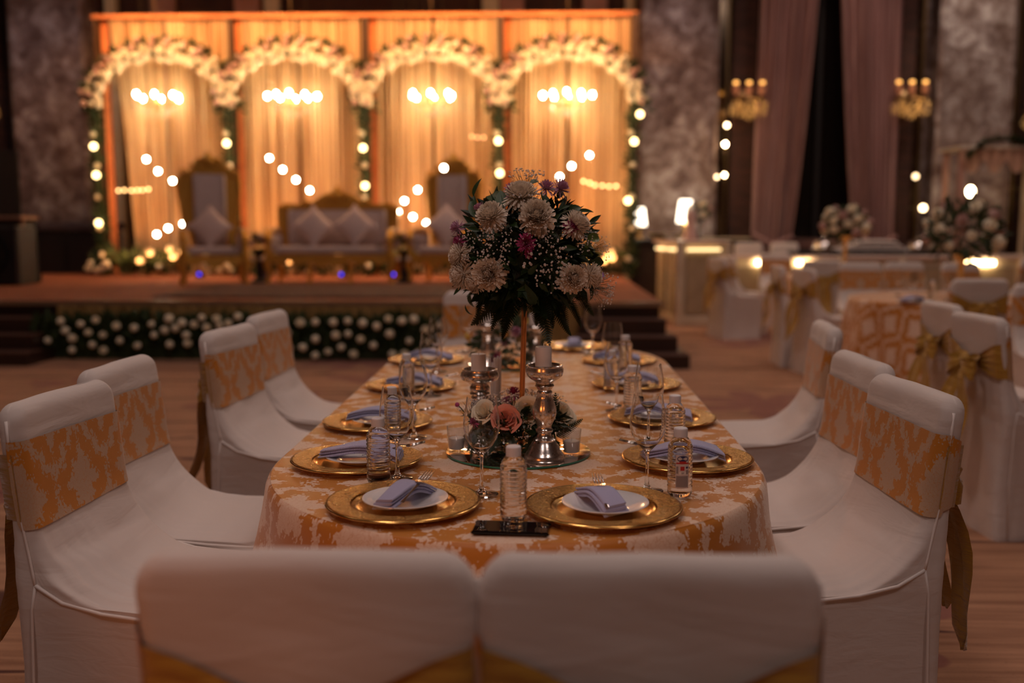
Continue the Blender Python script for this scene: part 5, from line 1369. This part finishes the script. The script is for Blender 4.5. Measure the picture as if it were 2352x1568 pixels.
# dark floral foam core
MB().ball(tuple(BC-O), .10, 20, 14, sc=(1, 1, .9)).build('foam_core', M_FERN, bq)
def inner(rn):
    a = rn.uniform(0, 2*pi); zz = rn.uniform(-.8, .85); q = sqrt(1-zz*zz); r_ = rn.uniform(.10, .165)
    return (BC.x-O.x+q*cos(a)*r_, BC.y-O.y+q*sin(a)*r_, BC.z-O.z+zz*r_*.95), (q*cos(a), q*sin(a), zz-.2)
put('inner_foliage', foliage_mass(inner, .03, .06, 900, 88, M_FERN), bq)['kind'] = 'stuff'
for px, py, r, nrm in ((1129, 487, .036, (-.45, -.55, .7)), (1234, 488, .042, (0, -.9, .45)), (1124, 619, .040, (-.35, -.92, 0)), (1318, 630, .034, (.45, -.85, .1)), (1062, 622, .036, (-.9, -.4, -.1)), (1198, 440, .040, (0, -.3, .95)), (1360, 622, .032, (.95, -.3, .1)), (1325, 505, .034, (.6, -.3, .6)), (1055, 575, .030, (-.95, -.3, .1)), (1092, 640, .026, (-.7, -.5, -.4))):
    place('chrysanthemum', ME_MUM[int(px) % 2], px, py, r*1.16, nrm, roll=px)
for px, py, r, nrm, me in ((1287, 424, .026, (.7, -.3, .6), ME_DAISY), (1256, 424, .022, (.1, -.4, .9), ME_DAISY), (1179, 430, .022, (-.3, -.5, .8), ME_DAISY), (1210, 549, .023, (0, -1, .1), ME_DAISM), (1052, 514, .020, (-.9, -.2, .4), ME_DAISY), (1057, 545, .017, (-.8, -.5, .1), ME_DAISM), (1314, 512, .018, (.5, -.6, .3), ME_DAISM), (1103, 470, .016, (-.6, 0, .8), ME_DAISY), (1216, 575, .010, (0, -1, .2), ME_DAISM)):
    place('daisy', me, px, py, r*1.2, nrm, roll=py, lab='purple pink daisy')
for px, py, s_, nrm, r_ in ((1128, 560, .10, (-.3, -.9, .1), 1.2), (1258, 580, .10, (.15, -1, -.1), .3), (1270, 625, .09, (.1, -.95, -.3), 2.3), (1340, 535, .08, (.6, -.7, .3), .2), (1150, 540, .08, (-.1, -1, 0), 3), (1205, 440, .10, (0, -.2, 1), .5), (1375, 640, .085, (.9, -.3, -.4), 1.5), (1075, 555, .08, (-.8, -.5, .2), 2), (1240, 540, .08, (.1, -1, .3), 0), (1208, 398, .10, (0, -.1, 1), 1.1), (1396, 662, .10, (1, -.1, -.35), .4), (1385, 560, .07, (.9, -.4, .2), .9), (1130, 590, .09, (-.2, -1, .1), .7)):
    p = wpos(px, py); n_ = Vector(nrm).normalized(); o = put('baby_breath_sprig', ME_GYP[int(px) % 3], bq, p-n_*s_*.75); o.rotation_euler = (n_.to_track_quat('Z', 'Y') @ Matrix.Rotation(r_, 3, 'Z').to_quaternion()).to_euler(); o.scale = (s_*(1.25 if px == 1258 else 1), s_*(1.5 if px == 1258 else 1), s_)
# broad leaves at the places the photograph shows them: base px,py -> tip px,py, width factor, type
lv = [(1090,445,1103,398,1,0),(1094,492,1084,432,.9,0),(1160,470,1148,420,1,0),(1120,500,1098,478,.7,1),(1106,522,1070,512,.8,0),(1100,600,1046,612,1.1,2),(1080,545,1050,530,.8,0),(1110,560,1060,540,.9,1),(1240,410,1218,410,.9,0),(1252,432,1238,408,1,0),(1285,440,1262,418,1,0),(1262,470,1245,430,1.2,0),(1280,450,1296,424,1,0),
      (1288,472,1310,462,.9,0),(1305,478,1340,462,1.1,0),(1325,478,1368,474,.7,0),(1322,482,1358,502,1.1,0),(1352,505,1382,484,.9,0),(1340,520,1378,520,.7,0),(1345,540,1392,532,.8,2),(1358,552,1352,570,1.3,2),(1352,590,1398,592,1,0),(1350,600,1362,622,1,0),(1362,600,1385,648,.8,1),(1330,560,1368,580,1,0),(1290,560,1330,560,1,0),(1200,520,1216,508,1,0),
      (1160,620,1162,666,1.1,1),(1205,660,1222,688,1,1),(1215,648,1190,658,1,0),(1082,660,1075,712,1.1,1),(1062,650,1040,668,.9,0),(1108,650,1078,656,1,0),(1270,640,1274,664,1,1),(1232,690,1210,650,.9,0),(1300,660,1352,680,1,1),(1310,665,1340,696,1,1),(1355,650,1372,690,.9,1),(1280,600,1310,585,1,0),(1190,600,1168,580,1,0),(1180,560,1160,548,1,0),(1240,640,1262,662,1,0),
      (1130,440,1150,452,.9,0),(1172,455,1165,415,.8,0),(1300,500,1322,500,1,0),(1205,480,1180,470,1,0),(1048,600,1038,632,.8,0),(1070,690,1080,730,.7,1),(1215,620,1235,600,1,0),(1170,500,1190,510,1,0),(1155,590,1172,610,1,0),(1255,520,1280,530,1,0),(1270,500,1290,480,1,0)]
for i, (ax, ay, bx, by, wf, ty) in enumerate(lv):
    ctr = math.hypot((ax+bx)/2-1210, (ay+by)/2-575)
    a = wpos(ax, ay, R_=.165); b = wpos(bx, by, R_=.19); d = b-a; Lf = d.length
    o = put('leaf', ME_LEAF[ty], bq, a); z_ = (a+O-BC).normalized()+Vector((0, -.6, .2)); x_ = d.cross(z_).normalized(); y_ = d.normalized(); z_ = x_.cross(y_)
    m3 = Matrix((x_, y_, z_)).transposed(); o.rotation_euler = m3.to_euler(); o.scale = (Lf*wf*.85, Lf*1.0, Lf)
# dark filler leaves and fern fronds hanging below
rn = random.Random(77)
for k in range(95):
    a = rn.uniform(0, 2*pi); zz = rn.uniform(-.75, .9); q = sqrt(1-zz*zz); d = Vector((q*cos(a), q*sin(a), zz))
    o = put('leaf', ME_LEAF[k % 2], bq, BC-O+d*rn.uniform(.09, .125)); t_ = (d+Vector((rn.uniform(-.7, .7), rn.uniform(-.5, .5), rn.uniform(-.7, .7)))).normalized()
    x_ = t_.cross(d+Vector((.01, .02, 0))).normalized(); z_ = x_.cross(t_); o.rotation_euler = Matrix((x_, t_, z_)).transposed().to_euler(); s_ = rn.uniform(.045, .07); o.scale = (s_*.8, s_, s_)
fr = [(1175,660,1085,735,1,-.02),(1190,665,1150,765,1,-.1),(1160,655,1130,742,.9,-.08),(1205,655,1195,700,1.3,-.12),(1245,670,1262,775,1,-.10),(1262,668,1308,765,.8,-.08),(1285,665,1306,752,.7,-.05),(1300,660,1345,745,.7,-.03),(1225,680,1255,712,1.2,-.12),(1265,650,1272,740,1,-.11),(1235,660,1234,740,1.1,.03),(1140,650,1100,700,1,-.05),(1320,650,1362,712,.9,-.05),
      (1130,600,1048,580,1,-.1),(1110,520,1055,560,1,-.05),(1120,480,1120,440,.9,0),(1140,470,1112,448,1,.02),(1100,540,1044,600,.8,-.08),(1180,680,1228,707,.9,-.13),(1110,640,1092,750,.5,0),(1290,480,1300,440,.8,.05),(1250,600,1180,640,1,-.13),(1200,600,1240,660,1,-.13),(1180,560,1240,560,1,-.14),(1080,600,1044,648,.8,-.03),(1230,520,1300,560,1,-.13),(1150,560,1180,640,1,-.12),(1280,560,1300,640,1,-.11)]
for i, (ax, ay, bx, by, wf, dp) in enumerate(fr):
    a = wpos(ax, ay, dp*.6); b = wpos(bx, by, dp); d = b-a; Lf = d.length
    o = put('fern_frond', ME_FERN[i % 2], bq, a); z_ = Vector((0, -1, .1+.4*sin(i))); x_ = d.cross(z_).normalized(); y_ = d.normalized(); z_ = x_.cross(y_)
    o.rotation_euler = Matrix((x_, y_, z_)).transposed().to_euler(); o.scale = (max(Lf, .075)*wf*.85, Lf*1.08, Lf)
# extra fronds to fill the lower dome
for k in range(26):
    a = rn.uniform(0, 2*pi); el = rn.uniform(-.85, .1); q = sqrt(1-el*el); d = Vector((q*cos(a), q*sin(a), el))
    o = put('fern_frond', ME_FERN[k % 2], bq, BC-O+d*.05); t_ = (d+Vector((0, 0, -.35))).normalized(); x_ = t_.cross(Vector((.2, -1, .3))).normalized(); z_ = x_.cross(t_)
    o.rotation_euler = Matrix((x_, t_, z_)).transposed().to_euler(); s_ = rn.uniform(.13, .165); o.scale = (s_,)*3

# low arrangement in a glass bowl on the mirror tray
la = thing('low_arrangement', 'low glass bowl of roses, fern and baby breath at the pole foot', 'flower arrangement', (-.030, 2.575, TZ))
O2 = la.location.copy()
MB().lathe([(0, 0), (.035, 0), (.045, .006), (.062, .03), (.066, .048), (.060, .068), (.052, .078), (.0505, .078), (.058, .067), (.064, .048), (.060, .031), (.043, .008), (0, .003)], 48).build('bowl', M_THIN, la, ang=60)
def lfol(rn):
    a_ = rn.uniform(0, 6.3); r_ = sqrt(rn.random()); z_ = rn.uniform(.0, .105); k_ = .062+.03*(z_ > .05)
    return (.03+1.3*k_*r_*cos(a_), .9*k_*r_*sin(a_), z_), (cos(a_), sin(a_), .3)
put('inner_foliage', foliage_mass(lfol, .02, .045, 420, 90, M_FERN), la)['kind'] = 'stuff'
def pw(px, py, y): return Vector((.065+(px-1246)*y/2287, y, 1.34-(py-515)*y/2287))-O2
for nm, me, px, py, y, s_, n_, lab in (('rose', ME_ROSEP, 1162, 968, 2.50, .038, (.1, -.75, .6), 'coral pink rose'), ('rose', ME_ROSEW, 1110, 952, 2.52, .036, (-.2, -.6, .7), 'white rose'), ('rose', ME_ROSEW, 1192, 965, 2.56, .032, (.3, -.6, .6), 'white rose'), ('rose', ME_ROSEW, 1214, 948, 2.57, .038, (-.1, -.8, .5), 'white rose'), ('rose', ME_ROSEW, 1290, 955, 2.60, .042, (.5, -.5, .7), 'white rose'),
                                 ('daisy', ME_DAISM, 1180, 906, 2.66, .024, (0, -.3, .95), 'purple daisy'), ('daisy', ME_DAISM, 1085, 975, 2.5, .016, (-.5, -.6, .5), 'purple daisy'), ('daisy', ME_DAISY, 1165, 925, 2.7, .02, (-.2, -.4, .9), 'purple daisy')):
    o = put(nm, me, la, pw(px, py, y)); o.rotation_euler = Vector(n_).to_track_quat('Z', 'Y').to_euler(); o.scale = (s_,)*3; o['label'] = lab
for px, py, y, s_, n_ in ((1172, 930, 2.6, .12, (-.2, -.2, 1)), (1148, 922, 2.64, .12, (-.5, 0, 1)), (1200, 990, 2.50, .06, (.2, -.8, .4)), (1262, 915, 2.62, .10, (.2, 0, 1)), (1088, 945, 2.56, .08, (-.7, -.2, .7)), (1225, 915, 2.66, .11, (.1, 0, 1)), (1080, 930, 2.58, .09, (-.3, 0, 1)), (1205, 905, 2.68, .09, (0, 0, 1)), (1115, 925, 2.60, .10, (-.2, 0, 1))):
    nn = Vector(n_).normalized(); o = put('baby_breath_sprig', ME_GYP[int(px) % 3], la, pw(px, py, y)-nn*s_*.8); o.rotation_euler = nn.to_track_quat('Z', 'Y').to_euler(); o.scale = (s_,)*3
for ax, ay, bx, by, y, wf in ((1270, 1005, 1277, 908, 2.60, .7), (1275, 1010, 1338, 966, 2.56, .8), (1262, 1000, 1300, 940, 2.62, .9), (1100, 990, 1068, 1045, 2.46, .8), (1090, 1000, 1078, 1062, 2.48, .8), (1240, 990, 1268, 1040, 2.50, 1), (1110, 960, 1080, 930, 2.6, .7), (1150, 1000, 1120, 1050, 2.50, .9), (1230, 1010, 1200, 1050, 2.52, .9), (1255, 1000, 1290, 1030, 2.56, 1), (1175, 1000, 1180, 1050, 2.5, 1.1), (1110, 1005, 1110, 1060, 2.5, 1)):
    a = pw(ax, ay, y); b = pw(bx, by, y-.02); d = b-a; z_ = Vector((0, -1, .3)); x_ = d.cross(z_).normalized(); y_ = d.normalized(); z_ = x_.cross(y_)
    o = put('fern_frond', ME_FERN[0], la, a); o.rotation_euler = Matrix((x_, y_, z_)).transposed().to_euler(); o.scale = (d.length*wf, d.length, d.length)
for k in range(80):
    a = rn.uniform(0, 6.3); el = rn.uniform(-.35, .8); q = sqrt(1-el*el); d = Vector((q*cos(a)*1.3, q*sin(a), el)); o = put('leaf', ME_LEAF[k % 2], la, Vector((.035, .01, .065))+Vector((d.x*.06, d.y*.035, d.z*.03)))
    t_ = d.normalized(); x_ = t_.cross(Vector((.1, .3, 1))).normalized(); z_ = x_.cross(t_); o.rotation_euler = Matrix((x_, t_, z_)).transposed().to_euler(); o.scale = (.055,)*3
MB().tube([(-.10, -.04, .10), (-.12, -.045, .125)], .0012, 4).build('bud_stem', M_STEM, la)
MB().ball((-.124, -.046, .128), .0062, 10, 8).build('purple_bud', M_MAG, la)
# far low arrangement
posy('far_arrangement', 'dark low arrangement with pink blooms on the far mirror tray', (-.07, 4.22, TZ), .15, 9, 71, mats=(ME_DAISY, ME_DAISM), vase=0, br=.022, dark=1.1)
for c_ in bpy.data.objects['far_arrangement'].children:
    if c_.name.startswith('rose'): c_.name = 'daisy'
for k, (x, z) in enumerate(((-.10, .20), (.06, .19), (-.18, .12))): put('yellow_bloom', rose_mesh('yellow_bloom', M_YEL, 9, 9, 4, 3) if k == 0 else bpy.data.meshes['yellow_bloom'], bpy.data.objects['far_arrangement'], (x, -.08, z), (R(70), 0, k), .025)
